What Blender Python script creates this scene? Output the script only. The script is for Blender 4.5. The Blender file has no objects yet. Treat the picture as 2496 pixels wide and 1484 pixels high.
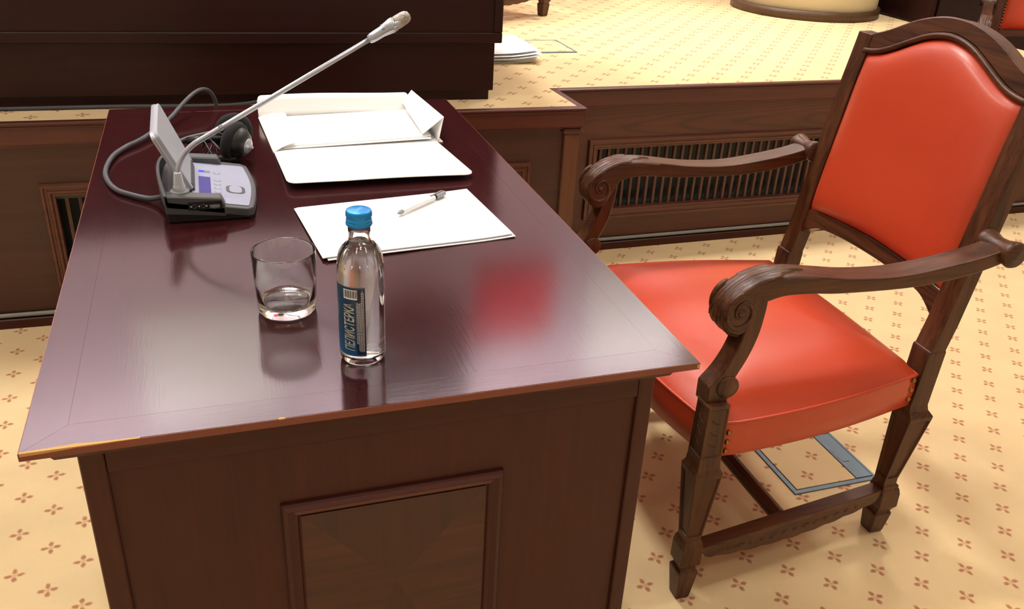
import bpy, bmesh, math
import numpy as np
from mathutils import Vector, Matrix

sc = bpy.context.scene
COL = sc.collection
PI = math.pi

# ------------------------------------------------------------------ camera
def make_camera():
    yaw, pit, roll = 0.341257, 0.475805, -0.0567226
    f = Vector((math.sin(yaw)*math.cos(pit), math.cos(yaw)*math.cos(pit), -math.sin(pit)))
    r = Vector((math.cos(yaw), -math.sin(yaw), 0))
    d = f.cross(r)
    r2 = r*math.cos(roll) + d*math.sin(roll)
    d2 = d*math.cos(roll) - r*math.sin(roll)
    cam = bpy.data.cameras.new('camera')
    cam.sensor_fit = 'HORIZONTAL'; cam.sensor_width = 36.0
    cam.lens = 36.0*2163.34/2496.0
    cam.clip_start = 0.02; cam.clip_end = 60
    o = bpy.data.objects.new('camera', cam); COL.objects.link(o)
    m = Matrix((( r2.x, -d2.x, -f.x, 0), (r2.y, -d2.y, -f.y, 0), (r2.z, -d2.z, -f.z, 1.298), (0, 0, 0, 1)))
    o.matrix_world = m
    sc.camera = o
make_camera()

# ------------------------------------------------------------------ world, exposure
w = bpy.data.worlds.new('world'); sc.world = w; w.use_nodes = True
w.node_tree.nodes['Background'].inputs[0].default_value = (0.9, 0.92, 1.0, 1)
w.node_tree.nodes['Background'].inputs[1].default_value = 0.05
vs = sc.view_settings
vs.view_transform = 'Standard'; vs.look = 'None'; vs.gamma = 1.0; vs.use_curve_mapping = False
vs.exposure = 0.0
sc.cycles.max_bounces = 14; sc.cycles.transmission_bounces = 14; sc.cycles.glossy_bounces = 6
sc.cycles.diffuse_bounces = 4
sc.cycles.use_denoising = True
sc.cycles.sample_clamp_indirect = 6.0

# lamp positions (x, y, size x, size y, watts); each is built as a ceiling lamp further down
CEIL = 5.0
LAMPS = [(-2.2, 3.75, 0.6, 0.6, 100), (0.0, 3.75, 0.6, 0.6, 132), (3.2, 3.75, 0.6, 0.6, 100),
         (-2.2, 0.9, 0.6, 0.6, 46), (0.0, 0.9, 0.6, 0.6, 28), (3.2, 0.9, 0.6, 0.6, 46),
         (-2.2, -2.2, 0.6, 0.6, 14), (0.0, -2.2, 0.6, 0.6, 14), (3.2, -2.2, 0.6, 0.6, 14)]
LAMP_COL = (1.0, 0.96, 0.915)
SPOT = ((2.3, 4.2, CEIL-0.06), (2.08, 3.75, 0.6), 620)      # downlight above the platform
WASH = 275                                                  # added lights that brighten the unseen back wall

# ------------------------------------------------------------------ material helpers
def lin(c):
    return tuple((x/12.92 if x <= 0.04045 else ((x+0.055)/1.055)**2.4) for x in [v/255.0 for v in c])
def C4(c): return (*lin(c), 1)
MATS = {}
class N:
    def __init__(s, name):
        s.m = bpy.data.materials.new(name); s.m.use_nodes = True
        s.t = s.m.node_tree; s.b = s.t.nodes['Principled BSDF']; MATS[name] = s.m
    def n(s, typ, **kw):
        nd = s.t.nodes.new(typ)
        for k, v in kw.items():
            if k.startswith('i_'):
                key = k[2:]
                nd.inputs[int(key) if key.isdigit() else key].default_value = v
            else: setattr(nd, k, v)
        return nd
    def l(s, a, b): s.t.links.new(a, b)
    def math(s, op, a, b=None, c=None):
        nd = s.n('ShaderNodeMath', operation=op)
        for i, v in enumerate((a, b, c)):
            if v is None: continue
            if hasattr(v, 'is_linked'): s.l(v, nd.inputs[i])
            else: nd.inputs[i].default_value = v
        return nd.outputs[0]
    def mix(s, fac, a, b):
        nd = s.n('ShaderNodeMix', data_type='RGBA')
        for i, v in ((0, fac), (6, a), (7, b)):
            if hasattr(v, 'is_linked'): s.l(v, nd.inputs[i])
            else: nd.inputs[i].default_value = v
        return nd.outputs[2]
    def bump(s, h, strength, dist=0.001):
        nd = s.n('ShaderNodeBump'); nd.inputs['Strength'].default_value = strength
        nd.inputs['Distance'].default_value = dist
        s.l(h, nd.inputs['Height']); s.l(nd.outputs[0], s.b.inputs['Normal']); return nd
    def set(s, **kw):
        for k, v in kw.items():
            s.b.inputs[k.replace('_', ' ')].default_value = v
        return s.m

def plain(name, col, rough=0.5, metal=0.0, noise=0.05, **kw):
    m = N(name)
    tc = m.n('ShaderNodeTexCoord')
    nz = m.n('ShaderNodeTexNoise', i_Scale=60.0, i_Detail=3.0); m.l(tc.outputs['Object'], nz.inputs['Vector'])
    c = lin(col)
    a = (*[x*(1-noise) for x in c], 1); b = (*[min(1, x*(1+noise)) for x in c], 1)
    m.l(m.mix(nz.outputs[0], a, b), m.b.inputs['Base Color'])
    m.set(Roughness=rough, Metallic=metal)
    for k, v in kw.items(): m.b.inputs[k.replace('_', ' ')].default_value = v
    return m.m

def wood(name, dark, light, axis='x', rough=0.35, fine=1.0, contrast=1.0, coat=0.0, coat_rough=0.15, bump=0.25, cathedral=0.0, wavy=0.0, blotch=0.35, spec=0.5):
    m = N(name)
    tc = m.n('ShaderNodeTexCoord')
    along, across = 2.2, 42.0
    sc_ = {'x': (along, across, across), 'y': (across, along, across), 'z': (across, across, along)}[axis]
    mp = m.n('ShaderNodeMapping'); mp.inputs['Scale'].default_value = [v*fine for v in sc_]
    m.l(tc.outputs['Object'], mp.inputs['Vector'])
    n1 = m.n('ShaderNodeTexNoise', i_Scale=1.0, i_Detail=5.0, i_Roughness=0.6, i_Distortion=0.3); m.l(mp.outputs[0], n1.inputs['Vector'])
    mp2 = m.n('ShaderNodeMapping'); mp2.inputs['Scale'].default_value = [v*fine*4.0 for v in sc_]
    m.l(tc.outputs['Object'], mp2.inputs['Vector'])
    n2 = m.n('ShaderNodeTexNoise', i_Scale=1.0, i_Detail=3.0, i_Roughness=0.7); m.l(mp2.outputs[0], n2.inputs['Vector'])
    big = m.n('ShaderNodeTexNoise', i_Scale=3.5, i_Detail=2.0); m.l(tc.outputs['Object'], big.inputs['Vector'])
    g = m.math('ADD', m.math('MULTIPLY', n1.outputs[0], 0.65), m.math('MULTIPLY', n2.outputs[0], 0.35))
    g = m.math('ADD', m.math('MULTIPLY', m.math('SUBTRACT', g, 0.5), 2.4*contrast), 0.5)
    if cathedral > 0:
        sx3 = m.n('ShaderNodeSeparateXYZ'); m.l(tc.outputs['Object'], sx3.inputs[0])
        mp3 = m.n('ShaderNodeMapping')
        mp3.inputs['Scale'].default_value = (2.2, 1.0, 9.0)
        m.l(tc.outputs['Object'], mp3.inputs['Vector'])
        dn3 = m.n('ShaderNodeTexNoise', i_Scale=1.0, i_Detail=3.0); m.l(mp3.outputs[0], dn3.inputs['Vector'])
        zc = m.math('MULTIPLY', m.math('SUBTRACT', sx3.outputs[2], 0.452), 34.0)
        hh = m.math('SUBTRACT', m.math('MULTIPLY', zc, zc), m.math('MULTIPLY', sx3.outputs[0], 5.5))
        hh = m.math('ADD', hh, m.math('MULTIPLY', dn3.outputs[0], 3.4))
        pw = m.math('POWER', m.math('ABSOLUTE', m.math('SINE', m.math('MULTIPLY', hh, 2.2))), 0.45)
        g = m.math('ADD', m.math('MULTIPLY', g, 1-cathedral), m.math('MULTIPLY', pw, cathedral))
    g = m.math('ADD', g, m.math('MULTIPLY', m.math('SUBTRACT', big.outputs[0], 0.5), blotch))
    cl = m.n('ShaderNodeClamp'); m.l(g, cl.inputs[0])
    m.l(m.mix(cl.outputs[0], C4(dark), C4(light)), m.b.inputs['Base Color'])
    m.set(Roughness=rough)
    m.b.inputs['Specular IOR Level'].default_value = spec
    m.b.inputs['Coat Weight'].default_value = coat
    m.b.inputs['Coat Roughness'].default_value = coat_rough
    h = m.math('ADD', n2.outputs[0], m.math('MULTIPLY', n1.outputs[0], 0.5))
    if wavy > 0:
        lo = m.n('ShaderNodeTexNoise', i_Scale=14.0, i_Detail=2.0); m.l(tc.outputs['Object'], lo.inputs['Vector'])
        h = m.math('ADD', h, m.math('MULTIPLY', lo.outputs[0], wavy))
    if bump > 0: m.bump(h, bump, 0.0012)
    return m.m

def carpet(name, s, ang, ox, oy, base=(228, 200, 152), petal=(168, 102, 72)):
    m = N(name)
    ge = m.n('ShaderNodeNewGeometry')
    sx = m.n('ShaderNodeSeparateXYZ'); m.l(ge.outputs['Position'], sx.inputs[0])
    x = m.math('SUBTRACT', sx.outputs[0], ox); y = m.math('SUBTRACT', sx.outputs[1], oy)
    wn = m.n('ShaderNodeTexNoise', i_Scale=160.0, i_Detail=2.0); m.l(ge.outputs['Position'], wn.inputs['Vector'])
    jit = m.math('MULTIPLY', m.math('SUBTRACT', wn.outputs[0], 0.5), 0.006)
    x = m.math('ADD', x, jit); y = m.math('SUBTRACT', y, jit)
    ca, sa = math.cos(ang)/s, math.sin(ang)/s
    u = m.math('ADD', m.math('MULTIPLY', x, ca), m.math('MULTIPLY', y, sa))
    v = m.math('SUBTRACT', m.math('MULTIPLY', y, ca), m.math('MULTIPLY', x, sa))
    def cell(a):
        a = m.math('ADD', a, 0.5)
        return m.math('SUBTRACT', m.math('SUBTRACT', a, m.math('FLOOR', a)), 0.5)
    u, v = cell(u), cell(v)
    k = s/math.sqrt(2)
    p = m.math('MULTIPLY', m.math('ADD', u, v), k); q = m.math('MULTIPLY', m.math('SUBTRACT', u, v), k)
    def petal_d(a, b):
        da = m.math('DIVIDE', m.math('SUBTRACT', m.math('ABSOLUTE', a), 0.0112), 0.0070)
        db = m.math('DIVIDE', b, 0.0047)
        return m.math('SQRT', m.math('ADD', m.math('MULTIPLY', da, da), m.math('MULTIPLY', db, db)))
    d = m.math('MINIMUM', petal_d(p, q), petal_d(q, p))
    mr = m.n('ShaderNodeMapRange'); mr.inputs[1].default_value = 0.6; mr.inputs[2].default_value = 1.3
    mr.inputs[3].default_value = 1.0; mr.inputs[4].default_value = 0.0
    m.l(d, mr.inputs[0])
    r0 = m.math('SQRT', m.math('ADD', m.math('MULTIPLY', p, p), m.math('MULTIPLY', q, q)))
    mc = m.n('ShaderNodeMapRange'); mc.inputs[1].default_value = 0.002; mc.inputs[2].default_value = 0.006
    mc.inputs[3].default_value = 0.45; mc.inputs[4].default_value = 0.0
    m.l(r0, mc.inputs[0])
    fac = m.math('MAXIMUM', mr.outputs[0], mc.outputs[0])
    big = m.n('ShaderNodeTexNoise', i_Scale=5.0, i_Detail=3.0); m.l(ge.outputs['Position'], big.inputs['Vector'])
    pile = m.n('ShaderNodeTexNoise', i_Scale=900.0, i_Detail=2.0); m.l(ge.outputs['Position'], pile.inputs['Vector'])
    vv = m.math('ADD', m.math('MULTIPLY', big.outputs[0], 0.6), m.math('MULTIPLY', pile.outputs[0], 0.4))
    b0 = tuple(c*0.86 for c in base); b1 = tuple(min(255, c*1.09) for c in base)
    bc = m.mix(vv, C4(b0), C4(b1))
    m.l(m.mix(m.math('MULTIPLY', fac, 0.88), bc, C4(petal)), m.b.inputs['Base Color'])
    m.set(Roughness=0.95)
    m.b.inputs['Specular IOR Level'].default_value = 0.1
    m.b.inputs['Sheen Weight'].default_value = 0.15
    m.bump(pile.outputs[0], 0.5, 0.002)
    return m.m

ANG = math.radians(48.9-90+90)
M_CARPET = carpet('carpet_floor', 0.0858, math.radians(48.9), 1.3463, 0.9511)
M_CARPETP = carpet('carpet_platform', 0.0885, math.radians(49.0), 1.4020, 2.8435, base=(226, 200, 152), petal=(150, 84, 56))
M_TOP_Y = wood('desk_top_wood', (36, 10, 13), (58, 20, 22), 'y', rough=0.13, fine=2.2, contrast=0.7, coat=0.12, coat_rough=0.08, bump=0.05, wavy=1.2, blotch=0.2, spec=0.42)
M_TOP_X = wood('desk_border_wood', (36, 10, 13), (58, 20, 22), 'x', rough=0.13, fine=2.2, contrast=0.7, coat=0.12, coat_rough=0.08, bump=0.05, wavy=1.2, blotch=0.2, spec=0.42)
M_DESK = wood('desk_body_wood', (44, 15, 8), (74, 29, 17), 'z', rough=0.42, fine=1.2, contrast=0.6, bump=0.12, spec=0.3)
M_DESKX = wood('desk_rail_wood', (44, 15, 8), (74, 29, 17), 'x', rough=0.42, fine=1.2, contrast=0.6, bump=0.12, spec=0.3)
M_MOULD = wood('desk_moulding_wood', (62, 26, 22), (96, 46, 38), 'x', rough=0.3, contrast=0.6, bump=0.1)
M_BURL = wood('desk_inset_veneer', (46, 19, 11), (80, 37, 20), 'x', rough=0.45, contrast=1.1, bump=0.15, fine=0.8)
M_ROST = wood('rostrum_wood', (30, 10, 9), (48, 19, 16), 'x', rough=0.4, fine=1.0, contrast=0.6, bump=0.1, spec=0.25)
M_PLAT = wood('platform_fascia_wood', (60, 24, 17), (92, 41, 28), 'x', rough=0.35, fine=0.8, contrast=0.9, bump=0.15)
M_PLATZ = wood('platform_post_wood', (70, 38, 23), (112, 66, 40), 'z', rough=0.4, fine=0.8, contrast=0.9, bump=0.15)
M_PLATP = wood('platform_panel_oak', (38, 16, 11), (90, 43, 28), 'x', rough=0.4, fine=0.7, contrast=0.9, bump=0.15, cathedral=0.55)
M_PLATQ = wood('platform_panel_veneer', (42, 20, 14), (76, 40, 27), 'x', rough=0.42, fine=0.45, contrast=0.7, bump=0.12, blotch=0.5)
M_PLATF = wood('grille_frame_wood', (64, 31, 21), (106, 57, 39), 'x', rough=0.35, fine=0.8, contrast=0.9, bump=0.15)
M_SLAT = wood('grille_slat_wood', (62, 36, 26), (96, 60, 44), 'z', rough=0.5, contrast=0.8)
M_CHX = wood('chair_oak_along', (40, 21, 12), (98, 59, 34), 'x', rough=0.36, fine=1.3, contrast=1.2, bump=0.2, spec=0.35)
M_CHY = wood('chair_oak_across', (40, 21, 12), (98, 59, 34), 'y', rough=0.36, fine=1.3, contrast=1.2, bump=0.2, spec=0.35)
M_CHZ = wood('chair_oak_upright', (40, 21, 12), (98, 59, 34), 'z', rough=0.36, fine=1.3, contrast=1.2, bump=0.2, spec=0.35)

def leather():
    m = N('orange_leather')
    tc = m.n('ShaderNodeTexCoord')
    vo = m.n('ShaderNodeTexVoronoi', i_Scale=420.0); m.l(tc.outputs['Object'], vo.inputs['Vector'])
    nz = m.n('ShaderNodeTexNoise', i_Scale=4.0, i_Detail=3.0); m.l(tc.outputs['Object'], nz.inputs['Vector'])
    m.l(m.mix(nz.outputs[0], C4((176, 55, 30)), C4((196, 76, 44))), m.b.inputs['Base Color'])
    m.set(Roughness=0.33)
    m.b.inputs['Specular IOR Level'].default_value = 0.45
    m.bump(vo.outputs[0], 0.06, 0.0006)
    return m.m
M_LEATHER = leather()
M_BRASS = plain('aged_brass', (150, 112, 62), 0.32, 1.0)
M_BLACK = plain('black_plastic', (11, 11, 12), 0.42)
M_DKGREY = plain('dark_grey_plastic', (70, 72, 74), 0.5)
M_GREY = plain('grey_plastic', (112, 114, 116), 0.5)
M_LILAC = plain('silver_panel', (152, 157, 178), 0.4)
M_SILVER = plain('silver_metal', (186, 194, 204), 0.32, 0.6)
M_SPEAK = plain('pale_speaker_panel', (164, 169, 178), 0.5, 0.0)
M_CABLE = plain('grey_cable', (66, 68, 74), 0.55)
M_FOAM = plain('ear_foam', (20, 20, 20), 0.95)
M_PAPER = plain('white_paper', (247, 247, 247), 0.75, noise=0.01)
M_CARD = plain('white_card', (246, 245, 242), 0.6, noise=0.01)
M_PENW = plain('white_pen_barrel', (240, 240, 240), 0.35, noise=0.01)
M_PENG = plain('grey_pen_plastic', (150, 152, 158), 0.4)
M_CAP = plain('blue_cap', (26, 146, 226), 0.28, 0.35)
M_CAPW = plain('cap_print', (150, 200, 235), 0.5)
M_STEEL = plain('blue_grey_steel', (104, 122, 134), 0.45, 0.3)
M_DARKGAP = plain('dark_gap', (18, 20, 24), 0.8)
M_CONDUIT = plain('grey_conduit', (128, 130, 124), 0.5)
M_VOID = plain('vent_metal', (74, 84, 84), 0.7)
M_COLSK = wood('column_skirting_wood', (62, 40, 18), (88, 60, 30), 'z', rough=0.45, contrast=0.6)
M_CREAM = plain('cream_column', (240, 233, 208), 0.5, noise=0.02)
M_CHIP = plain('bare_chipped_wood', (196, 150, 84), 0.7)
M_RUBBER = plain('glyph_white', (205, 205, 205), 0.6)
M_WALL = plain('mauve_plaster', (198, 180, 188), 0.8, noise=0.03)
M_WALL2 = plain('plaster', (206, 200, 192), 0.85, noise=0.03)
M_CEILM = plain('ceiling_paint', (228, 224, 218), 0.9, noise=0.02)
M_RED = plain('red_banner_cloth', (222, 14, 46), 0.7)
M_ADDPANEL = plain('added_white_panel', (236, 234, 228), 0.6, noise=0.02)

def emit(name, col, strength):
    m = N(name)
    m.set(Roughness=0.5)
    m.b.inputs['Base Color'].default_value = (*col, 1)
    m.b.inputs['Emission Color'].default_value = (*col, 1)
    m.b.inputs['Emission Strength'].default_value = strength
    return m.m
M_LCD = emit('blue_lcd', lin((34, 30, 118)), 0.16)
M_LCD2 = emit('bright_blue_led', lin((30, 40, 255)), 0.9)
M_DIFF = emit('lamp_diffuser', (1.0, 0.95, 0.88), 3.0)

def glass(name, col, ior, rough=0.0):
    m = N(name)
    m.set(Roughness=rough, IOR=ior)
    m.b.inputs['Base Color'].default_value = (*col, 1)
    m.b.inputs['Transmission Weight'].default_value = 1.0
    return m.m
M_GLASS = glass('clear_glass', (0.975, 0.998, 0.99), 1.5)
M_WATER = glass('water', (0.985, 0.995, 0.995), 1.333)

def label_mat():
    m = N('blue_label_paper')
    tc = m.n('ShaderNodeTexCoord'); sx = m.n('ShaderNodeSeparateXYZ'); m.l(tc.outputs['Object'], sx.inputs[0])
    mr = m.n('ShaderNodeMapRange'); mr.inputs[1].default_value = 0.012; mr.inputs[2].default_value = 0.055
    m.l(sx.outputs[2], mr.inputs[0])
    nz = m.n('ShaderNodeTexNoise', i_Scale=30.0); m.l(tc.outputs['Object'], nz.inputs['Vector'])
    c = m.mix(mr.outputs[0], C4((20, 92, 150)), C4((16, 52, 92)))
    m.l(m.mix(m.math('MULTIPLY', nz.outputs[0], 0.5), c, C4((20, 84, 96))), m.b.inputs['Base Color'])
    m.set(Roughness=0.4)
    return m.m
M_LABEL = label_mat()
M_LABELDK = plain('label_dark_block', (16, 30, 58), 0.45)
M_LETTER = plain('label_silver_print', (206, 206, 190), 0.35, 0.3)
M_LWHITE = plain('label_white_print', (226, 230, 232), 0.5)

# ------------------------------------------------------------------ geometry helpers
OFFS = {}
def off(p):
    return OFFS.get(p.name, Vector((0, 0, 0))) if p is not None else Vector((0, 0, 0))
def finish(name, me, mat, parent, smooth=False, bevel=0.0, seg=1, angle=40):
    o = bpy.data.objects.new(name, me); COL.objects.link(o)
    if mat: me.materials.append(mat)
    if parent is not None:
        o.parent = parent
        v = off(parent)
        if v.length > 0: me.transform(Matrix.Translation(-v))
        OFFS[o.name] = v
    if smooth:
        for p in me.polygons: p.use_smooth = True
    if bevel > 0:
        md = o.modifiers.new('bevel', 'BEVEL'); md.width = bevel; md.segments = seg
        md.limit_method = 'ANGLE'; md.angle_limit = math.radians(angle)
        if seg > 1:
            for p in me.polygons: p.use_smooth = True
            md.harden_normals = True
    return o
def obj(name, verts, faces, mat, parent=None, **kw):
    me = bpy.data.meshes.new(name); me.from_pydata([tuple(v) for v in verts], [], faces); me.update()
    return finish(name, me, mat, parent, **kw)
def frombm(name, bm, mat, parent=None, recalc=True, **kw):
    if recalc: bmesh.ops.recalc_face_normals(bm, faces=bm.faces)
    me = bpy.data.meshes.new(name); bm.to_mesh(me); bm.free()
    return finish(name, me, mat, parent, **kw)
def bm_box(bm, x0, x1, y0, y1, z0, z1):
    v = [bm.verts.new(p) for p in [(x0,y0,z0),(x1,y0,z0),(x1,y1,z0),(x0,y1,z0),(x0,y0,z1),(x1,y0,z1),(x1,y1,z1),(x0,y1,z1)]]
    for f in [(0,3,2,1),(4,5,6,7),(0,1,5,4),(1,2,6,5),(2,3,7,6),(3,0,4,7)]: bm.faces.new([v[i] for i in f])
def box(name, x0, x1, y0, y1, z0, z1, mat, parent=None, **kw):
    bm = bmesh.new(); bm_box(bm, x0, x1, y0, y1, z0, z1); return frombm(name, bm, mat, parent, **kw)
def tag(o, label, cat, group=None):
    o['label'] = label; o['category'] = cat
    if group: o['group'] = group
    return o
def thing(name, label, cat, loc=(0,0,0), rz=0.0, group=None, world=True):
    o = bpy.data.objects.new(name, None); COL.objects.link(o)
    o.location = loc; o.rotation_euler = (0, 0, rz); o.empty_display_size = 0.1
    if label: tag(o, label, cat, group)
    OFFS[o.name] = Vector(loc) if world else Vector((0, 0, 0))
    return o
def struct(o):
    o['kind'] = 'structure'; return o
def prism(name, pts, axis, d0, d1, mat, parent=None, **kw):
    """pts: closed outline in the two axes other than `axis` (x: (y,z), y: (x,z), z: (x,y)); extruded d0..d1."""
    def P(a, b, d):
        return {'x': (d, a, b), 'y': (a, d, b), 'z': (a, b, d)}[axis]
    n = len(pts)
    bm = bmesh.new()
    A = [bm.verts.new(P(a, b, d0)) for a, b in pts]; B = [bm.verts.new(P(a, b, d1)) for a, b in pts]
    bm.faces.new(A); bm.faces.new(B[::-1])
    for i in range(n): bm.faces.new([A[i], A[(i+1) % n], B[(i+1) % n], B[i]])
    return frombm(name, bm, mat, parent, **kw)
def catmull(pts, n=8, closed=False):
    P = [Vector(p) for p in pts]; out = []
    m = len(P); rng = m if closed else m-1
    for i in range(rng):
        p1, p2 = P[i], P[(i+1) % m]
        p0 = P[i-1] if (i > 0 or closed) else p1*2-p2
        p3 = P[(i+2) % m] if (i+2 < m or closed) else p2*2-p1
        for k in range(n):
            t = k/n
            out.append(0.5*((2*p1) + (p2-p0)*t + (2*p0-5*p1+4*p2-p3)*t*t + (3*p1-p0-3*p2+p3)*t**3))
    if not closed: out.append(P[-1])
    return out
def bm_tube(bm, pts, r, seg=8, closed=False, caps=True):
    P = [Vector(p) for p in pts]; n = len(P)
    rad = r if hasattr(r, '__len__') else [r]*n
    rings = []; up = None
    for i in range(n):
        a = P[i-1] if (i > 0 or closed) else P[i]; b = P[(i+1) % n] if (i+1 < n or closed) else P[i]
        t = (b-a).normalized()
        if up is None:
            up = Vector((0,0,1)) if abs(t.z) < 0.9 else Vector((1,0,0))
        s = t.cross(up)
        if s.length < 1e-6: s = t.cross(Vector((0.3,0.9,0.1)))
        s.normalize(); up = s.cross(t).normalized()
        rings.append([bm.verts.new(P[i] + (s*math.cos(2*PI*k/seg) + up*math.sin(2*PI*k/seg))*rad[i]) for k in range(seg)])
    for i in range(n if closed else n-1):
        A, B = rings[i], rings[(i+1) % n]
        for k in range(seg): bm.faces.new([A[k], A[(k+1) % seg], B[(k+1) % seg], B[k]])
    if not closed and caps: bm.faces.new(rings[0][::-1]); bm.faces.new(rings[-1])
def tube(name, pts, r, mat, parent=None, seg=8, closed=False, smooth=True, **kw):
    bm = bmesh.new(); bm_tube(bm, pts, r, seg, closed); return frombm(name, bm, mat, parent, smooth=smooth, **kw)
def lathe(name, prof, mat, parent=None, c=(0,0,0), seg=48, axis=None, smooth=True, recalc=True, **kw):
    """prof (r, h) revolved about `axis` (default z) through c; r=0 points become poles."""
    ax = Vector(axis).normalized() if axis else Vector((0,0,1))
    q = Vector((0,0,1)).rotation_difference(ax); c = Vector(c)
    bm = bmesh.new(); rings = []
    for r, h in prof:
        if r < 1e-7: rings.append([bm.verts.new(c + q @ Vector((0,0,h)))])
        else: rings.append([bm.verts.new(c + q @ Vector((r*math.cos(2*PI*k/seg), r*math.sin(2*PI*k/seg), h))) for k in range(seg)])
    for A, B in zip(rings, rings[1:]):
        for k in range(seg):
            k2 = (k+1) % seg
            if len(A) == 1 and len(B) == 1: continue
            if len(A) == 1: bm.faces.new([A[0], B[k2], B[k]])
            elif len(B) == 1: bm.faces.new([A[k], A[k2], B[0]])
            else: bm.faces.new([A[k], A[k2], B[k2], B[k]])
    return frombm(name, bm, mat, parent, recalc=recalc, smooth=smooth, **kw)
def loft_rect(name, secs, mat, parent=None, insets=(), **kw):
    """secs: (z, cx, cy, hx, hy); rectangular rings joined; insets: (ring index, margin, depth) recess the four faces above that ring."""
    bm = bmesh.new(); R = []
    for z, cx, cy, hx, hy in secs:
        R.append([bm.verts.new((cx+sx*hx, cy+sy*hy, z)) for sx, sy in ((-1,-1),(1,-1),(1,1),(-1,1))])
    side = {}
    for i in range(len(R)-1):
        side[i] = [bm.faces.new([R[i][k], R[i][(k+1) % 4], R[i+1][(k+1) % 4], R[i+1][k]]) for k in range(4)]
    bm.faces.new(R[0][::-1]); bm.faces.new(R[-1])
    bmesh.ops.recalc_face_normals(bm, faces=bm.faces)
    for i, mg, dp in insets:
        r = bmesh.ops.inset_individual(bm, faces=side[i], thickness=mg, depth=0)
        r2 = bmesh.ops.inset_individual(bm, faces=side[i], thickness=0.0012, depth=-dp)
    return frombm(name, bm, mat, parent, recalc=False, **kw)
def grid_obj(name, fn, nu, nv, mat, parent=None, closed_back=None, **kw):
    V = []; F = []
    for j in range(nv+1):
        for i in range(nu+1): V.append(fn(i/nu, j/nv))
    for j in range(nv):
        for i in range(nu):
            a = j*(nu+1)+i; F.append((a, a+1, a+nu+2, a+nu+1))
    return obj(name, V, F, mat, parent, **kw)
def sheet(name, fn, nu, nv, th, mat, parent=None, **kw):
    """closed thin sheet: top surface fn(u,v), bottom th below."""
    V = []; F = []
    m = (nu+1)*(nv+1)
    for s in (0, 1):
        for j in range(nv+1):
            for i in range(nu+1):
                p = Vector(fn(i/nu, j/nv)); V.append((p.x, p.y, p.z-s*th))
    for j in range(nv):
        for i in range(nu):
            a = j*(nu+1)+i; q = (a, a+1, a+nu+2, a+nu+1)
            F.append(q); F.append(tuple(x+m for x in q[::-1]))
    for i in range(nu):
        F.append((i+1, i, i+m, i+1+m)); a = nv*(nu+1)+i; F.append((a, a+1, a+1+m, a+m))
    for j in range(nv):
        a = j*(nu+1); F.append((a, a+nu+1, a+nu+1+m, a+m)); a = j*(nu+1)+nu; F.append((a+nu+1, a, a+m, a+nu+1+m))
    return obj(name, V, F, mat, parent, **kw)
def copy_tree(o, parent=None):
    c = o.copy(); COL.objects.link(c)
    if parent is not None: c.parent = parent
    for ch in list(o.children): copy_tree(ch, c)
    return c
def text_mesh(s, size, shear=0.0, align='LEFT', bold=0.0):
    cu = bpy.data.curves.new('lettering', 'FONT'); cu.body = s; cu.size = size; cu.shear = shear; cu.align_x = align
    cu.resolution_u = 3; cu.offset = bold
    o = bpy.data.objects.new('lettering', cu); COL.objects.link(o)
    bpy.context.view_layer.update()
    me = bpy.data.meshes.new_from_object(o.evaluated_get(bpy.context.evaluated_depsgraph_get()))
    bpy.data.objects.remove(o); bpy.data.curves.remove(cu)
    return me

# ================================================================== STRUCTURE
ZP = 0.5965                        # platform carpet level
X0, X1, Y0, Y1 = -4.5, 6.5, -4.5, 6.6
fl = struct(box('floor', X0, X1, Y0, Y1, -0.05, 0.0, M_CARPET)); fl['label'] = 'cream carpet with small brown four-petal flowers'
struct(box('ceiling', X0, X1, Y0, Y1, CEIL, CEIL+0.1, M_CEILM))
struct(box('wall_back', X0, X1, Y1, Y1+0.1, 0, CEIL, M_WALL))
struct(box('wall_front', X0, X1, Y0-0.1, Y0, 0, CEIL, M_WALL2))
struct(box('wall_left', X0-0.1, X0, Y0, Y1, 0, CEIL, M_WALL2))
struct(box('wall_right', X1, X1+0.1, Y0, Y1, 0, CEIL, M_WALL2))

# ---- platform: the part behind the desk stands forward of the part on the right
plat = thing('platform', None, None, (0, 2.5, 0)); struct(plat)
plat['label'] = 'raised carpeted platform with dark oak front, grilles and nosing'
BS = -0.0297                       # slope of the forward front edge
PXR = 3.50                         # right end of the platform
def by(x, d=0.0): return 2.484 + BS*(x-1.092) + d
XL = -3.2
bm = bmesh.new()
IN = 0.018
po = [(XL, by(XL, IN)), (1.092-IN, by(1.092-IN, IN)), (1.082-IN, 2.709+IN), (PXR, 2.715+IN), (PXR, Y1), (XL, Y1)]
for z in (ZP-0.02, ZP): pass
A = [bm.verts.new((x, y, ZP-0.03)) for x, y in po]; B = [bm.verts.new((x, y, ZP)) for x, y in po]
bm.faces.new(B); bm.faces.new(A[::-1])
for i in range(6): bm.faces.new([A[i], A[(i+1) % 6], B[(i+1) % 6], B[i]])
frombm('carpet_top', bm, M_CARPETP, plat)
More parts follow.
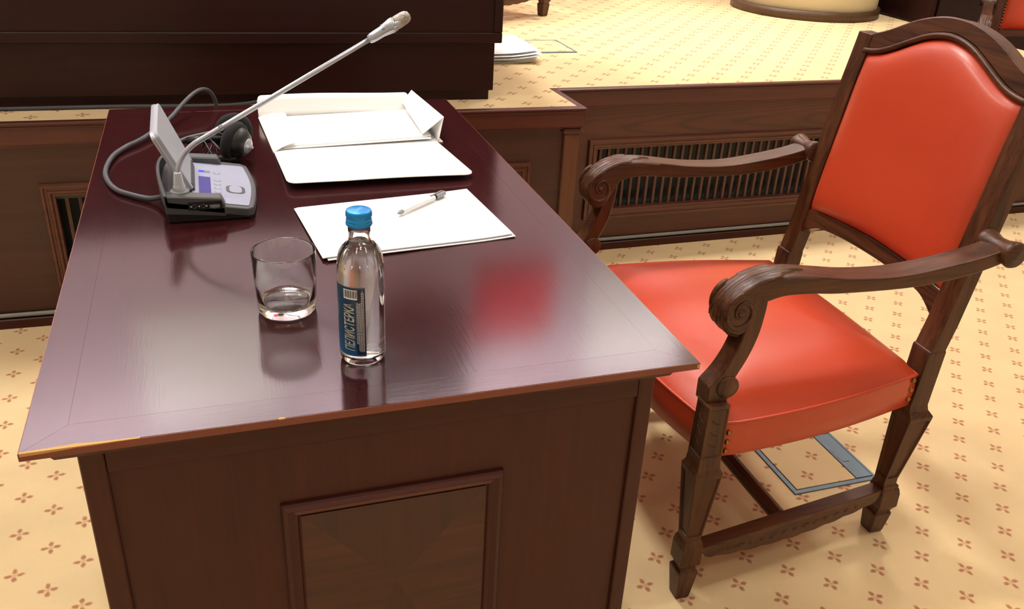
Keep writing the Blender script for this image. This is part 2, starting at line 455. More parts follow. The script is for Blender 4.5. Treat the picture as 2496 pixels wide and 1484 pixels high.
# moulded edges: profile (out, z) swept straight between two points; out > 0 is towards the viewer
FASC = [(-0.022, ZP+0.001), (-0.004, ZP+0.001), (0.0, ZP-0.002), (0.0, ZP-0.006), (-0.003, ZP-0.0075), (-0.003, ZP-0.0095), (0.0, ZP-0.011),
        (0.0, ZP-0.0135), (-0.004, ZP-0.015), (-0.004, 0.538), (-0.008, 0.536), (-0.008, 0.533), (-0.012, 0.531), (-0.012, 0.528), (-0.03, 0.528), (-0.03, ZP-0.004)]
def sweep(name, prof, p, q, nrm, mat, parent, mitre=(0, 0), **kw):
    """prof (out, z) from p to q (xy); nrm outward; mitre shifts the ends along the run per unit of out."""
    p, q, nrm = Vector((*p, 0)), Vector((*q, 0)), Vector((*nrm, 0)).normalized()
    t = (q-p).normalized(); n = len(prof); bm = bmesh.new(); R = []
    for e, (b, mt) in enumerate(((p, mitre[0]), (q, mitre[1]))):
        R.append([bm.verts.new(b + nrm*o_ + t*(o_*mt) + Vector((0, 0, z))) for o_, z in prof])
    bm.faces.new(R[0]); bm.faces.new(R[1][::-1])
    for i in range(n): bm.faces.new([R[0][i], R[0][(i+1) % n], R[1][(i+1) % n], R[1][i]])
    return frombm(name, bm, mat, parent, **kw)
nb = Vector((BS, -1)).normalized()
sweep('nosing', FASC, (XL, by(XL)), (1.092, by(1.092)), nb, M_PLAT, plat, mitre=(0, 1))
sweep('nosing', FASC, (1.092, by(1.092)), (1.082, 2.709), (1, 0.045), M_PLAT, plat, mitre=(-1, -1))
sweep('nosing', FASC, (1.082, 2.709), (PXR, 2.715), (0, -1), M_PLAT, plat, mitre=(1, 0))
# faces below the nosing, with openings left for the grilles
def face_frame(parts, y_of, y_in, x0, x1, gx0, gx1, gz0, gz1, z0, z1, mat, tilt):
    """four boards round a grille opening, on the line y_of(x)."""
    def bd(name, a, b, za, zb):
        bm = bmesh.new()
        v = []
        for z in (za, zb):
            for x, d in ((a, 0), (b, 0), (b, 0.03), (a, 0.03)): v.append(bm.verts.new((x, y_of(x)+y_in+d, z)))
        for f in [(3,2,1,0),(4,5,6,7),(0,1,5,4),(1,2,6,5),(2,3,7,6),(3,0,4,7)]: bm.faces.new([v[i] for i in f])
        return frombm(name, bm, mat, parts)
    bd('panel', x0, gx0, z0, z1); bd('panel', gx1, x1, z0, z1)
    bd('panel', gx0, gx1, gz1, z1); bd('panel', gx0, gx1, z0, gz0)
BX0, BX1 = -0.470, 0.925           # grille opening on the forward part (outer edge of its frame)
face_frame(plat, lambda x: by(x), 0.020, XL, 1.070, BX0, BX1, 0.118, 0.424, 0.030, 0.531, M_PLATQ, BS)
RY = 2.711
face_frame(plat, lambda x: RY, 0.020, 1.04, PXR, 1.215, 2.300, 0.120, 0.416, 0.030, 0.531, M_PLATP, 0)
box('side_panel', 1.050, 1.068, by(1.06)+0.03, 2.735, 0.03, 0.531, M_PLATP, plat)
box('side_panel', PXR-0.02, PXR, 2.76, Y1, 0.0, ZP-0.03, M_ROST, plat)
# corner post of the forward part with its small cap
cp = prism('corner_post', [(1.028, by(1.028, 0.008)), (1.078, by(1.078, 0.008)), (1.076, by(1.078, 0.07)), (1.028, by(1.028, 0.07))], 'z', 0.0, 0.512, M_PLATZ, plat, bevel=0.002)
for z0, z1, e in ((0.512, 0.519, 0.003), (0.519, 0.524, 0.008), (0.524, 0.529, 0.004)):
    prism('post_cap', [(1.028-e, by(1.028, 0.008-e)), (1.078+e, by(1.078, 0.008-e)), (1.078+e, by(1.078, 0.07)), (1.028-e, by(1.028, 0.07))], 'z', z0, z1, M_PLATF, cp)
# grilles
def grille(y_of, gx0, gx1, gz0, gz1, pitch):
    fw = 0.036
    g = thing('grille', None, None, (gx0, y_of(gx0), gz0)); g.parent = plat
    g.location = Vector((gx0, y_of(gx0), gz0)) - OFFS[plat.name]
    xs = (gx0, gx1)
    prof = [(0.004, 0.0), (0.012, 0.003), (0.012, 0.010), (0.007, 0.012), (0.007, 0.018), (0.010, 0.020), (0.010, 0.026), (0.003, 0.030), (0.003, fw), (-0.022, fw), (-0.022, 0.0)]
    def rail(nm, horizontal, edge, sgn):
        bm = bmesh.new(); R = []
        for e in (0, 1):
            ring = []
            for o_, d in prof:
                if horizontal:
                    x = (xs[0]+d) if e == 0 else (xs[1]-d); z = edge + sgn*d
                else:
                    x = edge + sgn*d; z = (gz0+d) if e == 0 else (gz1-d)
                ring.append(bm.verts.new((x, y_of(x)+0.020-o_, z)))
            R.append(ring)
        n = len(prof)
        bm.faces.new(R[0]); bm.faces.new(R[1][::-1])
        for i in range(n): bm.faces.new([R[0][i], R[0][(i+1) % n], R[1][(i+1) % n], R[1][i]])
        frombm(nm, bm, M_PLATF, g)
    rail('frame_rail', True, gz1, -1); rail('frame_rail', True, gz0, 1)
    rail('frame_stile', False, gx0, 1); rail('frame_stile', False, gx1, -1)
    n = int((gx1-gx0-2*fw)/pitch); x = gx0+fw+(gx1-gx0-2*fw-(n-1)*pitch)/2
    me0 = None
    for i in range(n):
        xx = x+i*pitch
        s = box('slat', xx-0.0045, xx+0.0045, y_of(xx)+0.032, y_of(xx)+0.046, gz0+fw-0.004, gz1-fw+0.004, M_SLAT, g)
    m = (gx0+gx1)/2; yb = y_of(m)
    bm = bmesh.new()
    bm_box(bm, gx0, gx1, yb+0.19, yb+0.20, gz0, gz1); bm_box(bm, gx0, gx1, yb+0.07, yb+0.20, gz0+0.02, gz0+0.035)
    bm_box(bm, gx0, gx1, yb+0.07, yb+0.20, gz1, gz1+0.01)
    frombm('vent_duct', bm, M_VOID, g)
    # header strip behind the slats at the top
    bm = bmesh.new(); bm_box(bm, gx0+fw, gx1-fw, yb+0.050, yb+0.058, gz1-fw-0.012, gz1-fw+0.004)
    frombm('header_strip', bm, M_VOID, g)
    return g
grille(lambda x: by(x), BX0, BX1, 0.118, 0.424, 0.0335)
grille(lambda x: RY, 1.215, 2.300, 0.120, 0.416, 0.0324)
# foot of the platform: skirting and grey conduit
def skirt(p, q, nrm, parent, mt):
    sweep('skirting', [(-0.012, 0.0), (0.006, 0.0), (0.006, 0.026), (0.003, 0.029), (-0.012, 0.029)], p, q, nrm, M_DESKX, parent, mitre=mt)
    pts = []
    P, Q = Vector((*p, 0)), Vector((*q, 0)); nn = Vector((*nrm, 0)).normalized()
    for i in range(9): pts.append(P.lerp(Q, i/8) + nn*0.0 + Vector((0, 0, 0.040)))
    tube('conduit', pts, 0.0065, M_CONDUIT, parent, seg=8)
skirt((XL, by(XL, 0.012)), (1.09, by(1.09, 0.012)), nb, plat, (0, 0))
skirt((1.075, RY+0.012), (PXR, RY+0.012), (0, -1), plat, (0, 0))

# ================================================================== CEILING LAMPS AND ADDED WALL PIECES (above the view, for light and desk reflections)
def area(name, loc, sx, sy, watts, col, rot=(0, 0, 0), parent=None):
    l = bpy.data.lights.new(name, 'AREA'); l.shape = 'RECTANGLE'; l.size = sx; l.size_y = sy; l.energy = watts; l.color = col
    o = bpy.data.objects.new(name, l); COL.objects.link(o); o.location = loc; o.rotation_euler = rot
    if parent is not None: o.parent = parent
    return o
def ceiling_lamp(i, x, y, sx, sy, watts):
    row = 'over the platform' if y > 3 else ('over the desk and chair' if y > 0 else 'behind the viewer')
    side = 'left' if x < 0 else ('middle' if x < 2 else 'right')
    t = thing('ceiling_lamp', f'square white ceiling lamp {row}, {side} one of its row', 'lamp', (x, y, CEIL), 0, 'ceiling lamps')
    h = sx/2
    bm = bmesh.new()
    for a in ((-h-0.03, -h, -h-0.03, h+0.03), (h, h+0.03, -h-0.03, h+0.03), (-h, h, -h-0.03, -h), (-h, h, h, h+0.03)):
        bm_box(bm, x+a[0], x+a[1], y+a[2], y+a[3], CEIL-0.05, CEIL)
    frombm('frame', bm, M_CEILM, t)
    box('diffuser', x-h, x+h, y-h, y+h, CEIL-0.02, CEIL-0.01, M_DIFF, t)
    area('lamp_light', (0, 0, -0.03), sx, sy, watts, LAMP_COL, parent=t)
for i, a in enumerate(LAMPS): ceiling_lamp(i, *a)
t = thing('downlight', 'round recessed downlight over the platform', 'lamp', SPOT[0])
lathe('trim_ring', [(0.05, 0.06), (0.05, 0.0), (0.07, 0.0), (0.07, 0.06)], M_CEILM, t, SPOT[0], 24)
l = bpy.data.lights.new('downlight_beam', 'SPOT'); l.energy = SPOT[2]; l.spot_size = math.radians(34); l.spot_blend = 1.0; l.shadow_soft_size = 0.05; l.color = (1.0, 0.95, 0.88)
o = bpy.data.objects.new('downlight_beam', l); COL.objects.link(o); o.parent = t
o.rotation_euler = (Vector(SPOT[1])-Vector(SPOT[0])).to_track_quat('-Z', 'Y').to_euler()
# unseen back wall: washers, pale panels, red banner, black box for desk reflections
for i, x in enumerate((-1.2, 1.6, 4.2)):
    t = thing('added_wall_light', f'added light bar under the ceiling brightening the unseen back wall, {("left","middle","right")[i]} of three', 'lamp', (x, Y1-0.75, CEIL))
    box('housing', x-1.2, x+1.2, Y1-0.85, Y1-0.65, CEIL-0.10, CEIL, M_CEILM, t)
    area('added_wall_beam', (0, 0, -0.11), 2.3, 0.12, WASH, (1.0, 0.95, 0.955), rot=(math.radians(78), 0, 0), parent=t)  # added light, makes the unseen wall bright enough to show in the desktop
tag(box('added_wall_panel', -0.75, 0.30, Y1-0.04, Y1, 3.55, 4.55, M_ADDPANEL, bevel=0.005), 'added white panel left on the unseen back wall, for a pale desk reflection', 'panel')  # both white panels are added, out of view, as bright patches to reflect
tag(box('added_wall_panel', 3.05, 4.55, Y1-0.04, Y1, 3.45, 4.55, M_ADDPANEL, bevel=0.005), 'added white panel right of the unseen red banner, for a pale desk reflection', 'panel')
tag(box('added_black_box', 1.0, 1.85, Y1-0.36, Y1-0.004, 3.75, 4.6, M_BLACK, bevel=0.01), 'added black box high on the unseen back wall, for a dark desk reflection', 'added_black_box')  # added out of view as the dark patch mirrored in the desktop
bn = thing('banner', 'unseen red cloth banner on the back wall, reflected in the desk', 'banner', (2.35, Y1-0.05, 3.4))  # out of view, placed and sized for the red reflection in the desktop
grid_obj('cloth', lambda u, v: (1.98+0.72*u, Y1-0.06+0.02*math.sin(u*22), 3.44+0.68*v), 40, 4, M_RED, bn, smooth=True)
tube('rod', [(1.94, Y1-0.06, 4.12), (2.74, Y1-0.06, 4.12)], 0.012, M_BRASS, bn)

# ================================================================== ROSTRUM on the platform
RZ = -0.0534
ro = thing('rostrum', 'long dark red-brown wooden rostrum standing on the platform behind the desk', 'rostrum', (0.814, 2.621, ZP), RZ, world=False)
RL = -3.0
box('plinth', RL, 0.0, 0.0, 0.62, 0.0, 0.031, M_ROST, ro, bevel=0.001)
box('lower_panel', RL, 0.011, -0.012, 0.63, 0.031, 0.176, M_ROST, ro, bevel=0.0015)
box('bottom_rail', RL, 0.029, -0.030, 0.64, 0.176, 0.206, M_ROST, ro, bevel=0.0025)
box('end_stile', 0.004, 0.029, -0.030, 0.64, 0.206, 0.66, M_ROST, ro, bevel=0.002)
box('upper_panel', RL, 0.004, -0.022, 0.63, 0.206, 0.66, M_ROST, ro)
box('top_board', RL, 0.045, -0.05, 0.66, 0.66, 0.695, M_ROST, ro, bevel=0.004)

# cable lying along the foot of the rostrum
pts = [(-1.2, 2.692, ZP+0.006), (-0.75, 2.668, ZP+0.006), (-0.5, 2.657, ZP+0.006), (-0.25, 2.648, ZP+0.006), (-0.05, 2.630, ZP+0.006), (0.05, 2.628, ZP+0.006), (0.12, 2.637, ZP+0.010), (0.16, 2.640, ZP+0.022), (0.20, 2.642, ZP+0.010), (0.34, 2.634, ZP+0.006)]
tag(tube('cable', catmull(pts, 6), 0.0055, M_CABLE, seg=8), 'dark cable lying along the foot of the rostrum', 'cable')

# ================================================================== DESK
DX0, DX1, DY0, DY1, DZ = -0.2135, 0.5333, 0.806, 2.064, 0.75
dk = thing('desk', 'long glossy dark red-brown wooden desk with panelled end', 'desk', (0.16, 1.435, 0))
BW = 0.040
top = box('tabletop', DX0+BW, DX1-BW, DY0+BW, DY1-BW, DZ-0.0095, DZ, M_TOP_Y, dk, bevel=0.00012)
def border(pts, mat): return prism('tabletop_border', pts, 'z', DZ-0.0095, DZ, mat, dk, bevel=0.00012)
border([(DX0, DY0), (DX1, DY0), (DX1-BW, DY0+BW), (DX0+BW, DY0+BW)], M_TOP_X)
border([(DX0+BW, DY1-BW), (DX1-BW, DY1-BW), (DX1, DY1), (DX0, DY1)], M_TOP_X)
border([(DX0, DY0), (DX0+BW, DY0+BW), (DX0+BW, DY1-BW), (DX0, DY1)], M_TOP_Y)
border([(DX1-BW, DY0+BW), (DX1, DY0), (DX1, DY1), (DX1-BW, DY1-BW)], M_TOP_Y)
M_EDGE_LIT = wood('desk_edge_lit_wood', (100, 44, 31), (132, 66, 45), 'x', rough=0.32, contrast=0.6, bump=0.1)  # lighter tone painted in for the light the desk edge catches
for a in ((DX0-0.001, DX1+0.001, DY0-0.001, DY0), (DX0-0.001, DX1+0.001, DY1, DY1+0.001), (DX0-0.001, DX0, DY0, DY1), (DX1, DX1+0.001, DY0, DY1)):
    box('edge_lit_band', *a, DZ-0.0093, DZ-0.0004, M_EDGE_LIT, dk)
# lip under the top
bm = bmesh.new()
a = [(DX0, DY0), (DX1, DY0), (DX1, DY1), (DX0, DY1)]
def ring(z, i): return [bm.verts.new((x+(i if x < 0.16 else -i), y+(i if y < 1.4 else -i), z)) for x, y in a]
R = [ring(DZ-0.0095, 0.006), ring(DZ-0.0115, 0.0075), ring(DZ-0.022, 0.020), ring(DZ-0.030, 0.024), ring(DZ-0.030, 0.05)]
for A, B in zip(R, R[1:]):
    for k in range(4): bm.faces.new([A[k], A[(k+1) % 4], B[(k+1) % 4], B[k]])
bm.faces.new(R[0]); bm.faces.new(R[-1][::-1])
frombm('tabletop_lip', bm, M_DESKX, dk)
# chipped edges
def sliver(pts, parent):
    V = []; F = []
    n = len(pts)
    for x, w_, d in pts:
        V += [(x, DY0-0.0014, DZ-d), (x, DY0-0.0014, DZ+0.0003), (x, DY0+w_, DZ+0.0003)]
    for i in range(n-1):
        a = 3*i; F += [(a, a+3, a+4, a+1), (a+1, a+4, a+5, a+2)]
    obj('edge_chip', V, F, M_CHIP, parent)
sliver([(DX0+0.0005, 0.0012, 0.0035), (DX0+0.02, 0.0022, 0.003), (DX0+0.04, 0.0034, 0.002), (DX0+0.052, 0.004, 0.001), (DX0+0.065, 0.0026, 0.0012), (DX0+0.085, 0.0014, 0.0006), (DX0+0.11, 0.0006, 0.0003)], dk)
sliver([(DX0+0.246, 0.0006, 0.0005), (DX0+0.249, 0.0016, 0.0012), (DX0+0.253, 0.0006, 0.0005)], dk)
bm = bmesh.new(); bm_box(bm, DX1-0.003, DX1+0.0015, DY0-0.0015, DY0+0.0015, DZ-0.0085, DZ-0.0020); frombm('edge_chip', bm, M_CHIP, dk, bevel=0.001)
# body
FX0, FX1, FY0, FY1 = -0.170, 0.494, 0.837, 2.034
box('end_panel', FX0+0.01, FX1-0.01, FY0+0.006, FY0+0.03, 0.06, 0.722, M_DESK, dk)
box('stile', FX0, FX0+0.025, FY0, FY0+0.03, 0.0, 0.722, M_DESK, dk, bevel=0.0015)
box('stile', FX1-0.021, FX1, FY0, FY0+0.03, 0.0, 0.722, M_DESK, dk, bevel=0.0015)
box('top_rail', FX0+0.025, FX1-0.021, FY0+0.001, FY0+0.03, 0.688, 0.722, M_DESKX, dk, bevel=0.0015)
box('bottom_rail', FX0+0.025, FX1-0.021, FY0+0.001, FY0+0.03, 0.0, 0.09, M_DESKX, dk, bevel=0.0015)
box('side_panel', FX0+0.002, FX0+0.022, FY0+0.03, FY1, 0.0, 0.722, M_DESK, dk)
box('side_panel', FX1-0.022, FX1-0.002, FY0+0.03, FY1, 0.0, 0.722, M_DESK, dk)
box('far_panel', FX0, FX1, FY1-0.02, FY1, 0.0, 0.722, M_DESK, dk)
# centre moulding of the end panel: four mitred pieces round an inset
MX0, MX1, MZ0, MZ1 = 0.028, 0.300, 0.17, 0.606
MP = [(0.0, -0.006), (0.0, 0.004), (0.002, 0.007), (0.007, 0.009), (0.013, 0.004), (0.018, 0.003), (0.024, -0.006)]   # (inward, out)
def mould(side):
    bm = bmesh.new(); R = []
    for e in (0, 1):
        ring_ = []
        for d, o_ in MP:
            y = FY0+0.006-o_
            if side == 't': p = (MX0+d if e == 0 else MX1-d, y, MZ1-d)
            if side == 'b': p = (MX0+d if e == 0 else MX1-d, y, MZ0+d)
            if side == 'l': p = (MX0+d, y, MZ0+d if e == 0 else MZ1-d)
            if side == 'r': p = (MX1-d, y, MZ0+d if e == 0 else MZ1-d)
            ring_.append(bm.verts.new(p))
        R.append(ring_)
    n = len(MP); bm.faces.new(R[0]); bm.faces.new(R[1][::-1])
    for i in range(n): bm.faces.new([R[0][i], R[0][(i+1) % n], R[1][(i+1) % n], R[1][i]])
    frombm('panel_moulding', bm, M_MOULD if side in 'tb' else M_DESK, dk)
for s in 'tblr': mould(s)
# inset veneer in four matched triangles
ix0, ix1, iz0, iz1 = MX0+0.022, MX1-0.022, MZ0+0.022, MZ1-0.022
cx, cz = (ix0+ix1)/2, 0.455
M_BURLZ = wood('desk_inset_veneer_upright', (42, 17, 10), (68, 30, 17), 'z', rough=0.45, contrast=0.9, bump=0.15, fine=0.8)
for tri, mt in (([(ix0, iz1), (cx, cz), (ix1, iz1)], M_BURLZ), ([(ix0, iz0), (cx, cz), (ix0, iz1)], M_BURL), ([(ix1, iz1), (cx, cz), (ix1, iz0)], M_BURL), ([(ix1, iz0), (cx, cz), (ix0, iz0)], M_BURLZ)):
    prism('inset_veneer', tri, 'y', FY0+0.0045, FY0+0.012, mt, dk)

# ================================================================== ARMCHAIR
def armchair(name):
    r = thing(name, 'x', 'chair', (0, 0, 0), world=False)
    # ---- legs
    for s in (-1, 1):
        c = -0.006; l0 = s*0.320
        loft_rect('front_leg', [(0.0, c, l0, 0.0135, 0.0135), (0.004, c, l0, 0.0145, 0.0145), (0.066, c, l0, 0.0205, 0.0205), (0.071, c, l0, 0.0205, 0.0205), (0.076, c, l0, 0.0155, 0.0155), (0.082, c, l0, 0.0165, 0.0165),
            (0.090, c, l0, 0.0215, 0.0215), (0.130, c, l0, 0.0215, 0.0215), (0.143, c, l0, 0.0195, 0.0195), (0.149, c, l0, 0.0165, 0.0165), (0.155, c, l0, 0.0165, 0.0165),
            (0.304, c, l0, 0.0275, 0.0275), (0.311, c, l0, 0.0280, 0.0280), (0.320, c, l0, 0.0235, 0.0235), (0.336, c, l0, 0.0220, 0.0220), (0.345, c, l0, 0.0220, 0.0220), (0.452, c, l0, 0.0210, 0.0210), (0.457, c, l0, 0.0215, 0.0215)],
            M_CHZ, r, insets=((10, 0.0060, 0.0036), (15, 0.0050, 0.0024)), bevel=0.0011)
        # carved tendrils on the two outward faces of the post
        bm = bmesh.new()
        for k, z in enumerate((0.372, 0.396, 0.420)):
            for face in (0, 1):
                p = []
                for q in range(7):
                    t = q/6; aa = -0.009+0.016*t; zz = z+0.010*(1-t)**2-0.004
                    if face == 0: p.append((c+aa, l0+s*0.0193, zz))
                    else: p.append((c-0.0193, l0+s*aa, zz))
                bm_tube(bm, p, [0.0004+0.0007*math.sin(PI*(0.15+0.8*q/6)) for q in range(7)], 5)
        frombm('carved_tendrils', bm, M_CHZ, r, smooth=True)
        l1 = s*0.2535
        loft_rect('rear_leg', [(0.0, 0.502, l1, 0.0150, 0.0150), (0.004, 0.502, l1, 0.0165, 0.0165), (0.050, 0.504, l1, 0.0210, 0.0210), (0.054, 0.504, l1, 0.0210, 0.0210), (0.058, 0.505, l1, 0.0175, 0.0175), (0.063, 0.507, l1, 0.0185, 0.0185),
            (0.072, 0.509, l1, 0.0240, 0.0225), (0.105, 0.508, l1, 0.0235, 0.0225), (0.117, 0.506, l1, 0.0220, 0.0210), (0.122, 0.505, l1, 0.0200, 0.0190), (0.127, 0.505, l1, 0.0200, 0.0190), (0.132, 0.502, l1, 0.0165, 0.0165), (0.145, 0.502, l1, 0.0165, 0.0165),
            (0.300, 0.520, l1, 0.0275, 0.0275), (0.307, 0.520, l1, 0.0280, 0.0280), (0.318, 0.517, s*0.2490, 0.0230, 0.0230), (0.330, 0.515, s*0.2475, 0.0220, 0.0225), (0.452, 0.5215, s*0.2450, 0.0205, 0.0245), (0.457, 0.522, s*0.2445, 0.0190, 0.0238)],
            M_CHZ, r, insets=((12, 0.0060, 0.0036),), bevel=0.0011)
        up = []
        for z, af in ((0.452, 0.505), (0.51, 0.518), (0.61, 0.534), (0.73, 0.553), (0.86, 0.575), (0.95, 0.592), (0.972, 0.596)):
            lc = s*(0.2445 - 0.002*(z-0.45)/0.5)
            up.append((z, af+0.0175, lc, 0.0180-0.002*(z-0.45), 0.0235-0.002*(z-0.45)))
        loft_rect('back_upright', up, M_CHZ, r, bevel=0.0015)
    # ---- back, laid out in its own leaning plane
    dn = Vector((0.082, 0, 0.47)).normalized(); nn = Vector((-dn.z, 0, dn.x))
    def BP(l, h, d): 
        p = Vector((0.52, 0, 0.5)) + dn*h + nn*d
        return (p.x, l, p.z)
    def curve(pts):
        full = [(-l, h) for l, h in pts[:0:-1]] + list(pts)
        c = catmull([(l, h, 0) for l, h in full], 6)
        xs = [p.x for p in c]; hs = [p.y for p in c]
        return lambda l: float(np.interp(l, xs, hs))
    Hc = curve([(0, 0.552), (0.035, 0.550), (0.07, 0.543), (0.105, 0.532), (0.135, 0.519), (0.165, 0.504), (0.195, 0.491), (0.225, 0.481), (0.250, 0.476), (0.268, 0.475)])
    Hm = curve([(0, 0.521), (0.035, 0.517), (0.067, 0.508), (0.098, 0.494), (0.127, 0.480), (0.155, 0.466), (0.180, 0.456), (0.205, 0.450), (0.240, 0.446), (0.268, 0.444)])
    Hp = curve([(0, 0.511), (0.035, 0.507), (0.067, 0.498), (0.098, 0.484), (0.127, 0.469), (0.155, 0.456), (0.180, 0.447), (0.205, 0.442), (0.240, 0.438), (0.268, 0.436)])
    Hb = curve([(0, 0.086), (0.06, 0.084), (0.12, 0.080), (0.18, 0.074), (0.24, 0.066), (0.268, 0.062)])
    Hl = curve([(0, 0.052), (0.06, 0.051), (0.12, 0.047), (0.17, 0.040), (0.20, 0.026), (0.23, 0.006)])
    def band(nm, lo, hi, lmax, d0, d1, mat, n=44, **kw):
        bm = bmesh.new(); R = []
        for i in range(n+1):
            l = -lmax + 2*lmax*i/n
            R.append([bm.verts.new(BP(l, lo(l), d1)), bm.verts.new(BP(l, hi(l), d1)), bm.verts.new(BP(l, hi(l), d0)), bm.verts.new(BP(l, lo(l), d0))])
        for A, B in zip(R, R[1:]):
            for k in range(4): bm.faces.new([A[k], A[(k+1) % 4], B[(k+1) % 4], B[k]])
        bm.faces.new(R[0]); bm.faces.new(R[-1][::-1])
        return frombm(nm, bm, mat, r, **kw)
    band('crest_rail', Hm, Hc, 0.268, -0.036, 0.003, M_CHY, bevel=0.003)
    band('lower_rail', Hl, Hb, 0.228, -0.030, 0.000, M_CHY, bevel=0.002)
    # bead along the crest
    pts = [BP(l, (Hm(l)+Hp(l))/2, 0.004) for l in np.linspace(-0.228, 0.228, 50)]
    tube('crest_bead', pts, 0.0062, M_CHY, r, seg=8)
    LP = 0.2245
    def pad(u, v):
        l = LP*(2*u-1); lo, hi = Hb(l)+0.001, Hp(l)-0.001
        h = lo+(hi-lo)*v
        e = (1-abs(2*u-1)**5)*(1-abs(2*v-1)**7)
        d = -0.004 + 0.026*max(0.0, e)**0.55
        return BP(l, h, d)
    grid_obj('back_pad', pad, 36, 36, M_LEATHER, r, smooth=True)
    grid_obj('back_lining', lambda u, v: BP(LP*(1-2*u), Hb(LP*(2*u-1))+(Hm(LP*(2*u-1))-Hb(LP*(2*u-1)))*v, -0.026), 20, 10, M_LEATHER, r, smooth=True)
    # ---- seat
    def Fr(l): return -0.005 - 0.035*(1-(l/0.305)**2)
    def outline(n=20):
        o_ = [(Fr(l), l) for l in np.linspace(-0.305, 0.305, n)]
        side = [(-0.005+0.495*t, 0.329-0.064*t+0.016*math.sin(PI*t)-0.024*(1-t)**30) for t in np.linspace(0, 1, n)[1:]]
        rear = [(0.490+0.008*math.cos(l/0.262*PI/2), l) for l in np.linspace(0.262, -0.262, n)[1:-1]]
        o_ += side + rear + [(a, -l) for a, l in side[::-1]]
        return o_
    OL = outline()
    n = len(OL)
    V = []; F = []
    for z, e in ((0.330, -0.004), (0.334, 0.0), (0.370, 0.002), (0.404, 0.0)):
        for a_, l_ in OL:
            k = 1+e/0.28; V.append(((a_-0.24)*k+0.24, l_*k, z))
    for j in range(3):
        for i in range(n): F.append((j*n+i, j*n+(i+1) % n, (j+1)*n+(i+1) % n, (j+1)*n+i))
    F.append(tuple(range(n-1, -1, -1)))
    obj('seat_apron', V, F, M_LEATHER, r, smooth=True)
    tube('seat_piping', [(a_, l_, 0.4055) for a_, l_ in OL], 0.0032, M_LEATHER, r, seg=6, closed=True)
    # cushion: rings shrinking from the outline, domed
    V = []; F = []; K = 12
    for j in range(K+1):
        s_ = 1-j/K
        for a_, l_ in OL:
            z = 0.404 + 0.068*(1-s_**3.2)**0.72
            V.append(((a_-0.24)*s_+0.24, l_*s_, z))
    for j in range(K):
        for i in range(n): F.append((j*n+i, j*n+(i+1) % n, (j+1)*n+(i+1) % n, (j+1)*n+i))
    obj('seat_cushion', V, F, M_LEATHER, r, smooth=True)
    # ---- nails
    dome = [(0.0052, 0.0), (0.0050, 0.0018), (0.0035, 0.0036), (0.0, 0.0044)]
    nail0 = None
    for s in (-1, 1):
        spots = [((0.031, s*0.3285, z), (-0.05, s, 0)) for z in (0.346, 0.366, 0.386)]
        spots += [((-0.0155, s*0.287, z), (-1, 0, 0)) for z in (0.352, 0.372, 0.393)]
        spots += [((0.481, s*0.2690, z), (0.1, s, 0)) for z in (0.352, 0.374, 0.396)]
        for p, ax in spots: lathe('nail', dome, M_BRASS, r, p, 10, axis=ax)
    # ---- arms
    prof = [(0.556, 0.706), (0.50, 0.690), (0.41, 0.676), (0.32, 0.668), (0.23, 0.672), (0.16, 0.682), (0.10, 0.690), (0.055, 0.687), (0.022, 0.675), (-0.003, 0.655), (-0.016, 0.631), (-0.016, 0.609), (-0.005, 0.593), (0.012, 0.587), (0.026, 0.593), (0.034, 0.608)]
    bot = [(0.057, 0.646), (0.09, 0.653), (0.14, 0.652), (0.20, 0.646), (0.33, 0.642), (0.42, 0.647), (0.50, 0.660), (0.556, 0.676)]
    up_c = catmull([(a, z, 0) for a, z in prof], 4); lo_c = catmull([(a, z, 0) for a, z in bot], 4)
    arm_out = [(p.x, p.y) for p in up_c] + [(p.x, p.y) for p in lo_c]
    sup = [(-0.026, 0.450), (-0.027, 0.488), (-0.006, 0.514), (0.010, 0.545), (0.021, 0.580), (0.026, 0.612), (0.03, 0.66), (0.058, 0.66)]
    sup2 = [(0.058, 0.632), (0.054, 0.589), (0.042, 0.545), (0.024, 0.505), (0.016, 0.490), (0.015, 0.450)]
    for s in (-1, 1):
        lc = s*0.3015
        arm = prism('arm', arm_out, 'y', lc-0.0265, lc+0.0265, M_CHX, r, bevel=0.004, seg=2)
        prism('arm_support', [tuple(q[:2]) for q in catmull([(a, z, 0) for a, z in sup[1:6]], 4)][:] and ([sup[0]] + [(q.x, q.y) for q in catmull([(a, z, 0) for a, z in sup[1:6]], 4)] + sup[6:] + [(q.x, q.y) for q in catmull([(a, z, 0) for a, z in sup2[:5]], 4)] + [sup2[5]]), 'y', s*0.3085-0.0200, s*0.3085+0.0200, M_CHZ, r, bevel=0.002)
        for so in (-1, 1):
            lathe('support_rosette', [(0.0, 0.004), (0.006, 0.0045), (0.010, 0.003), (0.0205, 0.003), (0.0215, 0.001), (0.0215, -0.004)], M_CHZ, r, (0.010, s*0.3085+so*0.0200, 0.486), 28, axis=(0, so, 0), bevel=0.0)
            # volute: spiral bead on the scroll face
            sp = []
            for k in range(61):
                t = k/60; ang = math.radians(95)+t*2*PI*1.45; rr = 0.029*(1-t)**0.8+0.007
                sp.append((0.011+rr*math.cos(ang)*0.85, lc+so*0.0262, 0.630+rr*math.sin(ang)))
            tube('volute', sp, [0.0052-0.0022*k/60 for k in range(61)], M_CHX, arm, seg=6)
            lathe('volute_eye', [(0.0, 0.004), (0.0055, 0.003), (0.0075, 0.0)], M_CHX, arm, (0.011, lc+so*0.0262, 0.630), 14, axis=(0, so, 0))
